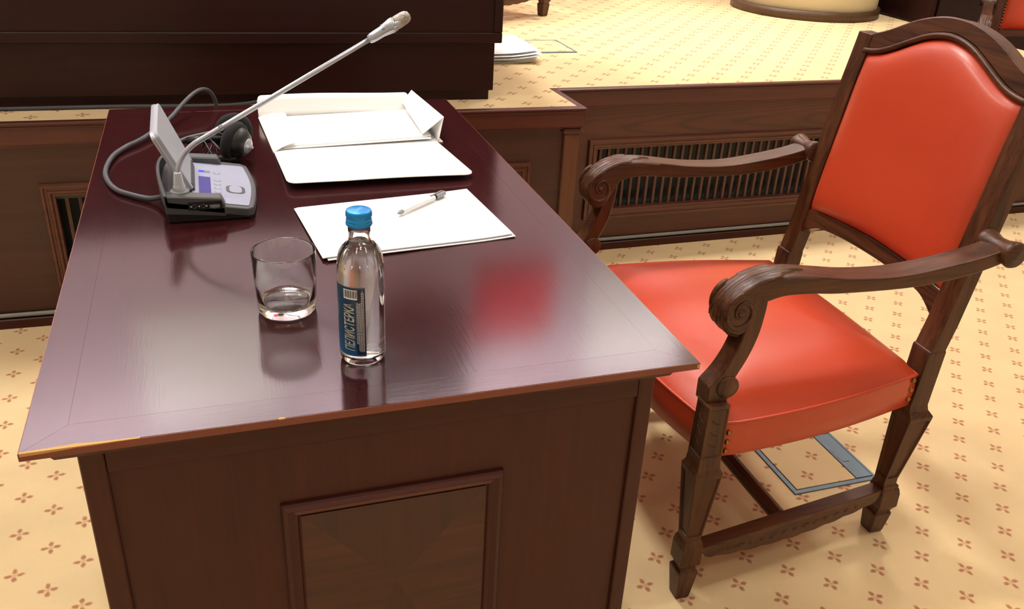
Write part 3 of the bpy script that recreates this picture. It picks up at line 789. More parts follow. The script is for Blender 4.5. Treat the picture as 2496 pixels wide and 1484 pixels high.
        # roll where the arm meets the back
        lathe('arm_roll', [(0.0, -0.037), (0.022, -0.037), (0.025, -0.032), (0.024, -0.024), (0.0185, -0.006), (0.0195, 0.012), (0.024, 0.028), (0.0255, 0.035), (0.022, 0.041), (0.009, 0.041), (0.007, 0.043), (0.0, 0.043)], M_CHX, arm, (0.552, s*0.3015, 0.692), 28, axis=(0, s, 0))
        # carved leaf wrapped over the scroll
        lcv = catmull([(0.150, 0.6835, 0), (0.10, 0.690, 0), (0.055, 0.687, 0), (0.022, 0.675, 0), (-0.003, 0.655, 0), (-0.016, 0.631, 0), (-0.016, 0.609, 0), (-0.005, 0.593, 0), (0.012, 0.587, 0)], 8)
        m_ = len(lcv)-1
        def leaf(u, v):
            t = v*m_; i = min(int(t), m_-1); p = lcv[i].lerp(lcv[i+1], t-i)
            tg = (lcv[min(i+1, m_)]-lcv[max(i-1, 0)]).normalized(); nr = Vector((tg.y, -tg.x, 0)).normalized()
            if i < 6 and nr.y < 0: nr = -nr
            q = 2*u-1
            wd = 0.0275
            aq = abs(q)
            edge = 0.03 + 0.16*aq + 0.03*abs(math.sin(aq*PI*2.5))        # ragged rear edge of the leaf
            ins = min(1.0, max(0.0, (v-edge)/0.02))
            ph = v*8.0 - aq*2.2; saw = ph - math.floor(ph)
            d = -0.0012 + ins*(0.0030 + 0.0030*(1-aq**2.0)*math.sin(PI*min(1.0, max(0.0, v))) + 0.0016*saw*aq**0.8 + 0.0013*math.exp(-(q/0.08)**2) - 0.0013*math.exp(-((aq-0.22)/0.06)**2) - 0.0010*math.exp(-((aq-0.55)/0.05)**2))
            if aq > 0.97: d -= 0.004
            return (p.x+nr.x*d, lc+q*wd, p.y+nr.y*d)
        grid_obj('carved_leaf', leaf, 26, 84, M_CHX, arm, smooth=True)
    # ---- stretchers
    for s in (-1, 1):
        A0, A1 = Vector((0.008, s*0.318, 0)), Vector((0.494, s*0.2545, 0)); tdir = (A1-A0).normalized(); sd = Vector((-tdir.y, tdir.x, 0))*(1)
        bm = bmesh.new(); R = []; n_ = 40
        for i in range(n_+1):
            t = i/n_; p = A0.lerp(A1, t)
            zb = 0.098 - 0.026*math.sin(PI*t)**0.9 - 0.0035*abs(math.sin(PI*t*9))*(1 if 0.05 < t < 0.95 else 0) + (0.012 if t < 0.03 or t > 0.97 else 0)
            hw = 0.0155
            R.append([bm.verts.new(p+sd*hw+Vector((0, 0, zb))), bm.verts.new(p+sd*hw+Vector((0, 0, 0.120))), bm.verts.new(p-sd*hw+Vector((0, 0, 0.120))), bm.verts.new(p-sd*hw+Vector((0, 0, zb)))])
        for A, B in zip(R, R[1:]):
            for k in range(4): bm.faces.new([A[k], A[(k+1) % 4], B[(k+1) % 4], B[k]])
        bm.faces.new(R[0]); bm.faces.new(R[-1][::-1])
        st = frombm('side_stretcher', bm, M_CHX, r, bevel=0.0015)
        bm = bmesh.new()
        for k in range(13):
            t = 0.16+0.68*k/12; p = A0.lerp(A1, t) + sd*(s*1)*0.0155*(1 if sd.y*s > 0 else -1)*s
            p = A0.lerp(A1, t); outw = sd if sd.y*s > 0 else -sd
            c_ = p + outw*0.0150 + Vector((0, 0, 0.102-0.010*math.sin(PI*t)))
            bmesh.ops.create_uvsphere(bm, u_segments=8, v_segments=5, radius=0.0055, matrix=Matrix.Translation(c_) @ Matrix.Diagonal((1.1+0.5*((k*5) % 3), 0.6, 0.7+0.3*((k*7) % 3), 1)))
        frombm('carving', bm, M_CHX, st, smooth=True)
    hx, hz, rr = 0.232, 0.104, 0.0165
    bm = bmesh.new(); bm_tube(bm, [(hx, -0.272, hz), (hx, 0.272, hz)], rr, 8); frombm('centre_stretcher', bm, M_CHY, r, bevel=0.001)
    return r
chair = armchair('armchair')
chair.location = (0.789, 1.435, 0); chair.rotation_euler = (0, 0, -0.0065)
tag(chair, 'large carved oak armchair with orange leather seat and back beside the desk', 'chair', 'carved orange leather armchairs')

c2 = copy_tree(chair); c2.location = (3.765, 3.256, 0); c2.rotation_euler = (0, 0, math.radians(45))
tag(c2, 'far orange leather armchair with a row of brass nails, at the upper right corner', 'chair', 'carved orange leather armchairs')
# its nail rows along the sides of the back pad
dn = Vector((0.082, 0, 0.47)).normalized(); nn = Vector((-dn.z, 0, dn.x))
for s in (-1, 1):
    for k in range(24):
        p = Vector((0.52, 0, 0.5)) + dn*(0.078+0.355*k/23) + nn*0.004; p.y = s*0.2205
        if k == 0 and s == -1:
            nl = lathe('back_nail', [(0.0050, 0.0), (0.0046, 0.003), (0.0, 0.0052)], M_BRASS, c2, (0, 0, 0), 8, axis=nn); nl.location = p
        else:
            q = nl.copy(); COL.objects.link(q); q.location = p
c3 = copy_tree(chair); c3.location = (0.9555, 4.115, ZP); c3.rotation_euler = (0, 0, math.radians(22.6))
tag(c3, 'armchair behind the rostrum, only one foot and stretcher in view', 'chair', 'carved orange leather armchairs')

# ================================================================== THINGS ON THE PLATFORM BEHIND
CC = (3.062, 4.225)
t = thing('round_column', 'thick round cream column with a wooden skirting on the platform', 'column', (*CC, ZP))
lathe('shaft', [(0.0, 0.0), (0.368, 0.0), (0.368, CEIL-ZP), (0.0, CEIL-ZP)], M_CREAM, t, (*CC, ZP), 72, bevel=0.0)
lathe('skirting', [(0.36, 0.0), (0.386, 0.0), (0.386, 0.044), (0.372, 0.047), (0.36, 0.047)], M_COLSK, t, (*CC, ZP), 72, smooth=True)
t = thing('wood_screen', 'dark wooden screen on the platform beside the cream column', 'screen', (3.48, 3.95, ZP))
box('board', 3.462, 3.498, 3.745, 4.16, ZP, ZP+1.0, M_ROST, t, bevel=0.003)
box('foot_rail', 3.455, 3.462, 3.745, 4.14, ZP, ZP+0.012, M_ROST, t, bevel=0.002)
t = thing('cabinet', 'tall dark wooden cabinet beyond the far armchair', 'cabinet', (4.4, 4.6, 0))
box('body', 3.56, 5.3, 4.45, 4.95, 0, 1.5, M_ROST, t, bevel=0.004)
for x in (3.58, 4.16, 4.74): box('door', x, x+0.54, 4.438, 4.45, 0.08, 1.46, M_ROST, t, bevel=0.002)

# heap of papers beside the rostrum
import random
rnd = random.Random(4)
HX, HY = 1.045, 3.24
for k in range(9):
    rz = rnd.uniform(-0.03, 0.05); ox, oy = rnd.uniform(-0.012, 0.016), rnd.uniform(-0.02, 0.03); zb = ZP+0.002+0.0042*k; amp = 0.013
    ca, sa = math.cos(rz), math.sin(rz)
    def fn(u, v, ox=ox, oy=oy, zb=zb, amp=amp, ca=ca, sa=sa):
        x, y = (u-0.5)*0.21, (v-0.5)*0.297
        return (x*ca-y*sa+ox, x*sa+y*ca+oy, zb-ZP + amp*max(0, u-0.45)**1.5*2.2*(0.8+0.2*math.sin(3*v)))
    p = sheet('paper_sheet', fn, 10, 6, 0.0010, M_PAPER, None, smooth=False)
    p.location = (HX, HY, ZP)
    tag(p, 'white sheet in the untidy heap of papers on the platform beside the rostrum', 'paper', 'heap of papers on the platform')

# floor hatches
def hatch(name, label, x0, x1, y0, y1, z, wide, mat_lid, rz=0.0):
    t = thing(name, label, 'floor hatch', (x0, y0, z))
    e = 0.011
    bm = bmesh.new(); bm_box(bm, x0, x1, y0, y1, z+0.0002, z+0.0008); frombm('gap', bm, M_DARKGAP, t)
    for nm, a in (('frame_strip', (x0, x1, y0, y0+e)), ('frame_strip', (x0, x1, y1-e, y1)), ('frame_strip', (x0, x0+e, y0+e, y1-e)), ('frame_strip', (x1-0.006, x1, y0+e, y1-e))):
        box(nm, *a, z, z+0.0035, M_STEEL, t, bevel=0.0005)
    g = 0.003
    if wide > 0:
        box('handle_plate', x1-wide, x1-0.007, y0+e+g, y1-e-g, z, z+0.0035, M_STEEL, t, bevel=0.0006)
        hp = box('handle_flap', x1-wide+0.006, x1-wide+0.026, y0+0.075, y0+0.125, z+0.0035, z+0.0048, M_STEEL, t, bevel=0.0005)
        box('handle_slot', x1-wide+0.004, x1-wide+0.007, y0+0.055, y0+0.150, z+0.0035, z+0.0041, M_LILAC, t)
    box('carpet_lid', x0+e+g, x1-max(wide, 0.006)-g, y0+e+g, y1-e-g, z, z+0.0035, mat_lid, t)
hatch('floor_hatch', 'blue-grey metal floor hatch with carpet lid under the near armchair', 1.188, 1.420, 1.318, 1.520, 0.0, 0.052, M_CARPET)
hatch('floor_hatch', 'thin grey metal hatch frame in the platform carpet beside the heap of papers', 1.150, 1.370, 3.262, 3.500, ZP, 0.0, M_CARPETP)

# ================================================================== THINGS ON THE DESK
# ---- conference microphone unit
mu = thing('microphone_unit', 'grey conference microphone unit with blue display and long gooseneck microphone', 'microphone', (-0.02, 1.49, DZ))
UY0, UY1 = 1.374, 1.598
def ztop(x): return 0.7915 + (0.766-0.7915)*(x+0.095)/0.147
prism('base', [(-0.084, DZ), (0.040, DZ), (0.046, 0.7575), (-0.086, 0.778)], 'y', UY0+0.004, UY1-0.004, M_BLACK, mu, bevel=0.002)
# shell outline, bowed front and back
fr = [(0.046+0.009*math.sin(PI*k/12), UY0+0.010+(UY1-UY0-0.020)*k/12) for k in range(13)]
rr_ = [(-0.086-0.011*math.sin(PI*k/12), UY1-(UY1-UY0)*k/12) for k in range(13)]
OLN = [(0.036, UY0)] + fr + [(0.036, UY1)] + rr_
bm = bmesh.new()
A = [bm.verts.new((x, y, ztop(x)-0.0145)) for x, y in OLN]; B = [bm.verts.new((x, y, ztop(x))) for x, y in OLN]
bm.faces.new(A[::-1]); bm.faces.new(B)
for i in range(len(OLN)): bm.faces.new([A[i], A[(i+1) % len(OLN)], B[(i+1) % len(OLN)], B[i]])
shell = frombm('shell', bm, M_DKGREY, mu, bevel=0.003, seg=2)
# raised end blocks and the rear wall of the speaker well
for y0, y1 in ((UY0, UY0+0.024), (UY1-0.024, UY1)):
    prism('end_block', [(-0.086, 0.766), (-0.086, 0.7965), (-0.002, 0.7885), (0.003, 0.776), (0.003, 0.757)], 'y', y0, y1, M_DKGREY, mu, bevel=0.002)
bm = bmesh.new(); R = []
for k in range(13):
    y = UY0+(UY1-UY0)*k/12; x = -0.086-0.011*math.sin(PI*k/12); zt = 0.797+0.012*math.sin(PI*k/12)
    R.append([bm.verts.new(p) for p in ((x, y, 0.780), (x-0.001, y, zt), (x+0.005, y, zt), (x+0.007, y, 0.780))])
for A, B in zip(R, R[1:]):
    for k in range(4): bm.faces.new([A[k], A[(k+1) % 4], B[(k+1) % 4], B[k]])
bm.faces.new(R[0]); bm.faces.new(R[-1][::-1])
frombm('rear_wall', bm, M_DKGREY, mu, bevel=0.001)
# control plate
PL = [(-0.046, UY0+0.026), (0.000, UY0+0.026), (0.004, UY0+0.010), (0.037, UY0+0.010)] + [(0.039+0.008*math.sin(PI*k/8), UY0+0.014+(UY1-UY0-0.038)*k/8) for k in range(9)] + [(0.034, UY1-0.020), (-0.046, UY1-0.026)]
bm = bmesh.new()
A = [bm.verts.new((x, y, ztop(x)-0.001)) for x, y in PL]; B = [bm.verts.new((x, y, ztop(x)+0.0012)) for x, y in PL]
bm.faces.new(A[::-1]); bm.faces.new(B)
for i in range(len(PL)): bm.faces.new([A[i], A[(i+1) % len(PL)], B[(i+1) % len(PL)], B[i]])
plate = frombm('control_plate', bm, M_LILAC, mu)
def onplate(name, x0, x1, y0, y1, h, mat, parent, **kw):
    bm = bmesh.new(); v = []
    for dz in (0.0005, 0.0012+h):
        for x, y in ((x0, y0), (x1, y0), (x1, y1), (x0, y1)): v.append(bm.verts.new((x, y, ztop(x)+dz)))
    for f in [(3,2,1,0),(4,5,6,7),(0,1,5,4),(1,2,6,5),(2,3,7,6),(3,0,4,7)]: bm.faces.new([v[i] for i in f])
    return frombm(name, bm, mat, parent, **kw)
onplate('display', -0.035, -0.0165, UY0+0.030, UY0+0.128, 0.0004, M_LCD, mu)
onplate('status_light', -0.0345, -0.0255, UY0+0.150, UY0+0.160, 0.0004, M_LCD2, mu)
onplate('status_window', -0.0255, -0.0165, UY0+0.150, UY0+0.160, 0.0003, M_GREY, mu)
for k, y in enumerate((0.034, 0.053, 0.072, 0.091, 0.110, 0.146)):
    yb = UY0+y; hgt = 0.008 if k < 5 else 0.010
    b = onplate('button', -0.0095, -0.0025, yb, yb+hgt, 0.0008, M_LILAC, mu, bevel=0.0006)
    for xx in (-0.0112, -0.0017):
        onplate('button_bracket', xx, xx+0.0010, yb-0.0008, yb+hgt+0.0008, 0.0002, M_GREY, b)
def lozenge(name, cx, cy, a, b, h, mat, parent):
    bm = bmesh.new(); ps = []
    for k in range(28):
        t = 2*PI*k/28; c_, s_ = math.cos(t), math.sin(t)
        ps.append((cx+a*abs(c_)**0.7*(1 if c_ > 0 else -1), cy+b*abs(s_)**0.55*(1 if s_ > 0 else -1)))
    A = [bm.verts.new((x, y, ztop(x)+0.0006)) for x, y in ps]; B = [bm.verts.new((x, y, ztop(x)+0.0012+h)) for x, y in ps]
    bm.faces.new(A[::-1]); bm.faces.new(B)
    for i in range(28): bm.faces.new([A[i], A[(i+1) % 28], B[(i+1) % 28], B[i]])
    return frombm(name, bm, mat, parent)
rg = lozenge('microphone_button_ring', 0.0215, UY0+0.078, 0.0150, 0.0175, 0.0006, M_DKGREY, mu)
lozenge('microphone_button', 0.0215, UY0+0.078, 0.0098, 0.0160, 0.0010, M_LILAC, mu)
# jacks on the near end
bm = bmesh.new(); bm_box(bm, -0.052, -0.002, UY0-0.0006, UY0+0.004, 0.7715, 0.7845); frombm('jack_panel', bm, M_BLACK, mu)
for x in (-0.043, -0.030): lathe('jack_socket', [(0.0, -0.004), (0.0022, -0.004), (0.0024, 0.0), (0.0036, 0.0), (0.0036, -0.004)], M_DKGREY, mu, (x, UY0-0.0008, 0.7775), 14, axis=(0, -1, 0))
prism('volume_wheel', [(-0.013+0.009*math.cos(2*PI*k/20), UY0+0.004+0.009*math.sin(2*PI*k/20)) for k in range(20)], 'z', 0.7745, 0.7785, M_GREY, mu)
for x in (-0.048, -0.036, -0.025):
    box('jack_symbol', x-0.001, x+0.001, UY0-0.0010, UY0-0.0004, 0.7765, 0.7785, M_RUBBER, mu)
# flat speaker panel standing up out of the well
pb0, pb1, pt1, pt0 = Vector((-0.046, 1.418, 0.788)), Vector((-0.046, 1.562, 0.788)), Vector((-0.089, 1.562, 0.893)), Vector((-0.089, 1.418, 0.882))
pn = (pb1-pb0).cross(pt0-pb0).normalized()
if pn.x < 0: pn = -pn
def rounded(u0, u1, r_, n_=5):
    out = []
    for cu, cv, a0 in ((u1-r_, 1-r_*0.9, 0), (u0+r_, 1-r_*0.9, 90), (u0+r_, r_*0.9*0.2, 180), (u1-r_, r_*0.9*0.2, 270)):
        for k in range(n_+1):
            a_ = math.radians(a0+90*k/n_); q = 1.0 if a0 < 180 else 0.2
            out.append((cu+r_*math.cos(a_), cv+r_*0.9*q*math.sin(a_)))
    return out
uv = rounded(0.0, 1.0, 0.09)
bm = bmesh.new()
def PP(u, v, d): return pb0*(1-u)*(1-v)+pb1*u*(1-v)+pt1*u*v+pt0*(1-u)*v+pn*d
A = [bm.verts.new(PP(u, v, 0.0035)) for u, v in uv]; B = [bm.verts.new(PP(u, v, -0.0035)) for u, v in uv]
bm.faces.new(A); bm.faces.new(B[::-1])
for i in range(len(uv)): bm.faces.new([A[i], A[(i+1) % len(uv)], B[(i+1) % len(uv)], B[i]])
sp = frombm('loudspeaker_panel', bm, M_SPEAK, mu, bevel=0.0012)
bm = bmesh.new()
A = [bm.verts.new(PP(0.5+(u-0.5)*1.03, 0.5+(v-0.5)*1.02, -0.0025)) for u, v in uv]; B = [bm.verts.new(PP(0.5+(u-0.5)*1.03, 0.5+(v-0.5)*1.02, -0.0085)) for u, v in uv]
bm.faces.new(A); bm.faces.new(B[::-1])
for i in range(len(uv)): bm.faces.new([A[i], A[(i+1) % len(uv)], B[(i+1) % len(uv)], B[i]])
frombm('loudspeaker_back', bm, M_SILVER, mu, bevel=0.0012)
prism('loudspeaker_hinge', [(-0.060, 0.781), (-0.040, 0.781), (-0.044, 0.796), (-0.062, 0.800)], 'y', 1.43, 1.55, M_DKGREY, mu, bevel=0.001)
# gooseneck
GB = Vector((-0.063, 1.400, 0.7945))
lathe('neck_flange', [(0.0, -0.004), (0.0150, -0.004), (0.0150, 0.0008), (0.0130, 0.0022), (0.0, 0.0022)], M_GREY, mu, GB, 28)
lathe('neck_socket', [(0.0095, 0.0), (0.0095, 0.008), (0.0088, 0.0095), (0.0082, 0.012), (0.0062, 0.029), (0.0052, 0.0315), (0.0, 0.0318)], M_SILVER, mu, GB, 28)
gp = [(-0.0625, 1.400, 0.822), (-0.0600, 1.401, 0.834), (-0.0540, 1.403, 0.8465), (-0.0450, 1.404, 0.8580), (-0.0330, 1.405, 0.8680), (-0.0200, 1.405, 0.8755), (-0.0040, 1.405, 0.8845), (0.008, 1.405, 0.8913)]
c_ = catmull(gp, 14)
tube('flexible_neck', c_, [0.0043+0.0004*math.cos(k*PI*0.9) for k in range(len(c_))], M_SILVER, mu, seg=12)
rod0, rod1 = Vector((0.006, 1.405, 0.8902)), Vector((0.242, 1.405, 1.0225))
tube('rod', [rod0, rod0.lerp(rod1, 0.03), rod1], [0.0048, 0.0040, 0.0038], M_SILVER, mu, seg=14)
hd = (Vector((0.302, 1.402, 1.0585))-rod1).normalized()
head = lathe('microphone_head', [(0.0, -0.004), (0.0062, -0.003), (0.0075, 0.002), (0.0080, 0.010), (0.0082, 0.020), (0.0098, 0.030), (0.0112, 0.038), (0.0112, 0.044), (0.0, 0.045)], M_SILVER, mu, rod1, 28, axis=hd)
def mesh_mat():
    m = N('microphone_grille')
    tc = m.n('ShaderNodeTexCoord')
    mp = m.n('ShaderNodeMapping'); mp.inputs['Rotation'].default_value = (0.5, 0.6, 0.3); m.l(tc.outputs['Object'], mp.inputs[0])
    vo = m.n('ShaderNodeTexVoronoi', i_Scale=620.0, i_Randomness=0.15); m.l(mp.outputs[0], vo.inputs['Vector'])
    mr = m.n('ShaderNodeMapRange'); mr.inputs[1].default_value = 0.30; mr.inputs[2].default_value = 0.42; m.l(vo.outputs[0], mr.inputs[0])
    m.l(m.mix(mr.outputs[0], C4((60, 58, 52)), C4((178, 174, 164))), m.b.inputs['Base Color'])
    m.set(Roughness=0.4, Metallic=0.4); m.bump(mr.outputs[0], 0.6, 0.0006)
    return m.m
lathe('microphone_grille', [(0.0, 0.036), (0.0100, 0.038), (0.0104, 0.050), (0.0102, 0.060), (0.0090, 0.066), (0.0060, 0.0700), (0.0, 0.0715)], mesh_mat(), head, rod1, 28, axis=hd)
side_d = hd.cross(Vector((0, 0, 1))).normalized()
for d in (side_d, -side_d):
    lathe('head_prong', [(0.0, 0.0), (0.0045, 0.002), (0.0046, 0.010), (0.0030, 0.016), (0.0, 0.018)], M_SILVER, head, rod1+hd*0.038+d*0.0072, 12, axis=hd)
up_d = side_d.cross(hd).normalized()
for a_ in (0.5, 1.7):
    q = (up_d*math.sin(a_)-side_d*math.cos(a_)*-1)
    lathe('head_light', [(0.0, 0.0012), (0.0022, 0.001), (0.0024, -0.001)], plain('pale_blue_light%d' % int(a_*10), (120, 140, 178), 0.3), head, rod1+hd*0.025+q.normalized()*0.0085, 10, axis=q)

# cable from the microphone unit
pts = [(-0.0895, 1.450, 0.770), (-0.101, 1.465, 0.762), (-0.116, 1.478, 0.757), (-0.140, 1.500, 0.756), (-0.166, 1.530, 0.756), (-0.184, 1.580, 0.756), (-0.191, 1.640, 0.756), (-0.184, 1.715, 0.756), (-0.165, 1.765, 0.757), (-0.142, 1.800, 0.758), (-0.118, 1.850, 0.760), (-0.088, 1.915, 0.766), (-0.068, 1.960, 0.776), (-0.046, 2.010, 0.786), (-0.026, 2.045, 0.791), (-0.008, 2.068, 0.785), (0.004, 2.078, 0.765), (0.007, 2.081, 0.735), (0.008, 2.083, 0.60), (0.010, 2.084, 0.30), (0.012, 2.088, 0.02), (0.03, 2.12, 0.0055)]
tag(tube('cable', catmull(pts, 6), 0.0045, M_CABLE, seg=10), 'grey cable looping from the microphone unit over the far edge of the desk', 'cable')

# ---- headphones behind the unit
hpn = thing('headphones', 'black headphones with foam ear pads lying behind the microphone unit', 'headphones', (0.02, 1.70, DZ))
def cup(c, ax, tip):
    k = lathe('ear_cup', [(0.0, -0.006), (0.030, -0.006), (0.031, 0.0), (0.028, 0.008), (0.022, 0.016), (0.0150, 0.0205), (0.0, 0.0206)], M_BLACK, hpn, c, 36, axis=ax)
    lathe('ear_cap', [(0.0146, 0.0207), (0.0140, 0.0218), (0.010, 0.0250), (0.004, 0.0275), (0.0025, 0.031), (0.0, 0.0315)], M_SILVER, k, c, 28, axis=ax)
    lathe('ear_pad', [(0.010, -0.010), (0.012, -0.018), (0.028, -0.019), (0.036, -0.013), (0.038, -0.006), (0.035, 0.002), (0.030, 0.003), (0.012, -0.004), (0.010, -0.010)], M_FOAM, hpn, c, 36, axis=ax)
    return k
c1, a1 = Vector((0.036, 1.655, 0.7895)), Vector((0.80, -0.52, -0.18)).normalized()
cupA = cup(c1, a1, True)
c2_, a2 = Vector((0.030, 1.730, 0.7895)), Vector((-0.35, 0.93, 0.05)).normalized()
cup(c2_, a2, True)
u1 = Vector((0, 0, 1)); s1 = a1.cross(u1).normalized(); w1 = s1.cross(a1).normalized()
for k, (dy, ln) in enumerate(((-0.010, 0.012), (0.004, 0.008))):
    p0 = c1+a1*0.0165+s1*(-0.013)+w1*(-0.004+0.010*k)
    bm = bmesh.new(); bm_box(bm, -0.0008, 0.0008, -ln/2, ln/2, -0.0002, 0.0004)
    mm = Matrix.Translation(c1+a1*(0.0182-0.005*k)+s1*(0.0185*(1 if k else -0.6))*-1) @ Matrix((s1, w1, a1)).transposed().to_4x4()
    bmesh.ops.transform(bm, matrix=mm, verts=bm.verts); frombm('cup_marking', bm, M_RUBBER, cupA)
tube('headband', catmull([(0.020, 1.640, 0.762), (-0.010, 1.640, 0.762), (-0.045, 1.650, 0.764), (-0.072, 1.675, 0.766), (-0.080, 1.710, 0.768), (-0.060, 1.740, 0.772), (-0.025, 1.752, 0.777), (0.015, 1.752, 0.783)], 6), 0.0062, M_BLACK, hpn, seg=8)
tube('slider', [(0.030, 1.645, 0.765), (-0.012, 1.637, 0.763)], 0.0085, M_BLACK, hpn, seg=8)
tube('slider', [(0.018, 1.700, 0.785), (-0.030, 1.705, 0.783), (-0.052, 1.712, 0.780)], 0.0075, M_BLACK, hpn, seg=8)
for k in range(4):
    ph = k*0.9
    pts = [(-0.022+0.008*k+0.013*math.cos(2*PI*q/14+ph), 1.672+0.034*math.sin(2*PI*q/14), 0.772+0.014*math.cos(2*PI*q/14)+0.002*k) for q in range(14)]
    tube('cord', catmull(pts, 3, True), 0.0011, M_BLACK, hpn, seg=6, closed=True)
tube('cord', catmull([(0.02, 1.64, 0.775), (0.005, 1.628, 0.771), (-0.01, 1.632, 0.777), (-0.02, 1.66, 0.79), (-0.03, 1.70, 0.792), (0.0, 1.69, 0.80), (0.018, 1.665, 0.80)], 6), 0.0013, M_BLACK, hpn, seg=6)

# ---- open white card folder with papers
fo = thing('card_folder', 'open white card folder with raised flaps at the far end of the desk', 'folder', (0.27, 1.72, DZ))
E0, E1, EL, ER = 1.712, 1.945, 0.094, 0.434       # near / far / left / right of its base
def rc(u, v):   # rounded-corner squeeze on the near end of a flap
    return u
sheet('base', lambda u, v: (EL+0.008*(1-v)+(ER-EL)*u, E0-0.008+(0.02*u)+(E1-E0)*v, DZ+0.0020), 2, 2, 0.0015, M_CARD, fo)
def nearflap(u, v):
    e = 0.018; vv = v
    x0 = 0.108-0.006*v; x1 = 0.443-0.014*v
    y0 = 1.493; y1 = E0+0.010*u+0.002
    q = min(u, 1-u)*(x1-x0); cut = 0.0
    if q < e: cut = e-math.sqrt(max(0, e*e-(e-q)**2))
    y = y0+cut+(y1-y0-cut)*v
    z = DZ+0.0105 - 0.0075*v + 0.003*math.sin(PI*u)*(1-v) + 0.003*(1-v)*max(0.0, 1-u/0.3)
    return (x0+(x1-x0)*u, y, z)
sheet('near_flap', nearflap, 110, 8, 0.0012, M_CARD, fo, smooth=True)
def farflap(u, v):
    e = 0.010; x0, x1 = 0.090, 0.420; q = min(u, 1-u)*(x1-x0); cut = 0.0
    if q < e: cut = e-math.sqrt(max(0, e*e-(e-q)**2))
    hh = (0.040-cut)*v + (0 if v > 0 else 0)
    return (x0+(x1-x0)*u, E1-0.006+0.55*hh+0.012*u*0, DZ+0.006+1.03*hh+0.002*math.sin(5*u)*v)
bm = bmesh.new()
def thick(name, fn, nu, nv, nrm, th, mat, parent):
    V = []; F = []; m_ = (nu+1)*(nv+1)
    for s in (0, 1):
        for j in range(nv+1):
            for i in range(nu+1): V.append(Vector(fn(i/nu, j/nv))+Vector(nrm)*(-th*s))
    for j in range(nv):
        for i in range(nu):
            a = j*(nu+1)+i; q = (a, a+1, a+nu+2, a+nu+1); F += [q, tuple(x+m_ for x in q[::-1])]
    for i in range(nu):
        F.append((i+1, i, i+m_, i+1+m_)); a = nv*(nu+1)+i; F.append((a, a+1, a+1+m_, a+m_))
    for j in range(nv):
        a = j*(nu+1); F.append((a, a+nu+1, a+nu+1+m_, a+m_)); a = a+nu; F.append((a+nu+1, a, a+m_, a+nu+1+m_))
    return obj(name, V, F, mat, parent, smooth=True)
bm.free()
thick('far_flap', farflap, 110, 4, (0, -0.88, 0.47), 0.0012, M_CARD, fo)
# right flap: low spine, then the panel leaning back over the papers
RS = [Vector((0.432, 1.722, DZ+0.002)), Vector((0.4475, 1.742, 0.7985)), Vector((0.4475, 1.742, 0.7985)).lerp(Vector((0.429, 1.968, 0.7985)), 0.7), Vector((0.436, 1.945, DZ+0.002))]
thick('right_spine', lambda u, v: (RS[0]*(1-u)+RS[3]*u)*(1-v)+(RS[1]*(1-u)+RS[2]*u)*v, 6, 4, (1, 0, 0), 0.0012, M_CARD, fo)
RP = [RS[1], Vector((0.429, 1.968, 0.7985)), Vector((0.405, 1.955, 0.7750)), Vector((0.402, 1.738, 0.7655))]
def rpan(u, v):
    p = (RP[0]*(1-u)+RP[1]*u)*(1-v)+(RP[3]*(1-u)+RP[2]*u)*v
    p.z += 0.002*math.sin(PI*u)*math.sin(PI*v); return p
thick('right_flap', rpan, 10, 8, (0, 0, 1), 0.0012, M_CARD, fo)
LS = [Vector((0.101, 1.702, DZ+0.0025)), Vector((0.089, 1.940, DZ+0.006)), Vector((0.147, 1.950, 0.7625)), Vector((0.146, 1.722, 0.7640)),]
thick('left_flap', lambda u, v: ((LS[0]*(1-u)+LS[1]*u)*(1-v)+(LS[3]*(1-u)+LS[2]*u)*v) + Vector((0, 0, 0.006*math.sin(PI*v)*math.sin(PI*(0.2+0.6*u)))), 10, 8, (0, 0, 1), 0.0012, M_CARD, fo)
for k in range(4):
    dx, dy = (0.0, 0.004, -0.003, 0.005)[k], (0.0, -0.003, 0.004, 0.006)[k]
    p = sheet('document_sheet', lambda u, v: (-0.150+0.297*u+dx, -0.101+0.205*v+dy+0.012*u, 0.0032+0.0014*k+0.004*u), 6, 6, 0.0012, M_PAPER)
    p.location = (0.268, 1.822, DZ)
    tag(p, 'white document sheet lying inside the open card folder', 'paper', 'papers inside the folder')

# ---- loose sheets and pen
PC = [Vector((0.133, 1.190)), Vector((0.430, 1.224)), Vector((0.411, 1.431)), Vector((0.113, 1.397))]
lab = ['bottom white sheet of the loose stack under the pen', 'middle white sheet of the loose stack under the pen', 'top white sheet of the loose stack, the one the pen lies on']
for k in range(3):
    d = (Vector((0.003, -0.004)), Vector((-0.004, 0.0015)), Vector((0, 0)))[k]; z0 = 0.0012+0.0016*k
    def fn(u, v, d=d, z0=z0):
        p = (PC[0]*(1-u)+PC[1]*u)*(1-v)+(PC[3]*(1-u)+PC[2]*u)*v + d
        z = z0 + 0.0035*max(0, u-0.75)**2*16*0.4 + 0.0012*math.sin(4*u+1)*(1-v) + 0.0012
        return (p.x-0.27, p.y-1.31, z)
    s_ = sheet('paper_sheet', fn, 14, 8, 0.0010, M_PAPER, None, smooth=False)
    s_.location = (0.27, 1.31, DZ)
    tag(s_, lab[k], 'paper', 'loose sheets on the desk')
pz = DZ+0.0118
p0, p1 = Vector((0.2675, 1.3270, pz)), Vector((0.3640, 1.4045, pz)); pd = (p1-p0).normalized(); L = (p1-p0).length
pen = thing('pen', 'white ballpoint pen with grey clip and tip lying on the loose sheets', 'pen', (0.316, 1.366, DZ+0.008))
lathe('barrel', [(0.0030, 0.010), (0.0042, 0.020), (0.0045, 0.05), (0.0045, L-0.030)], M_PENW, pen, p0, 18, axis=pd)
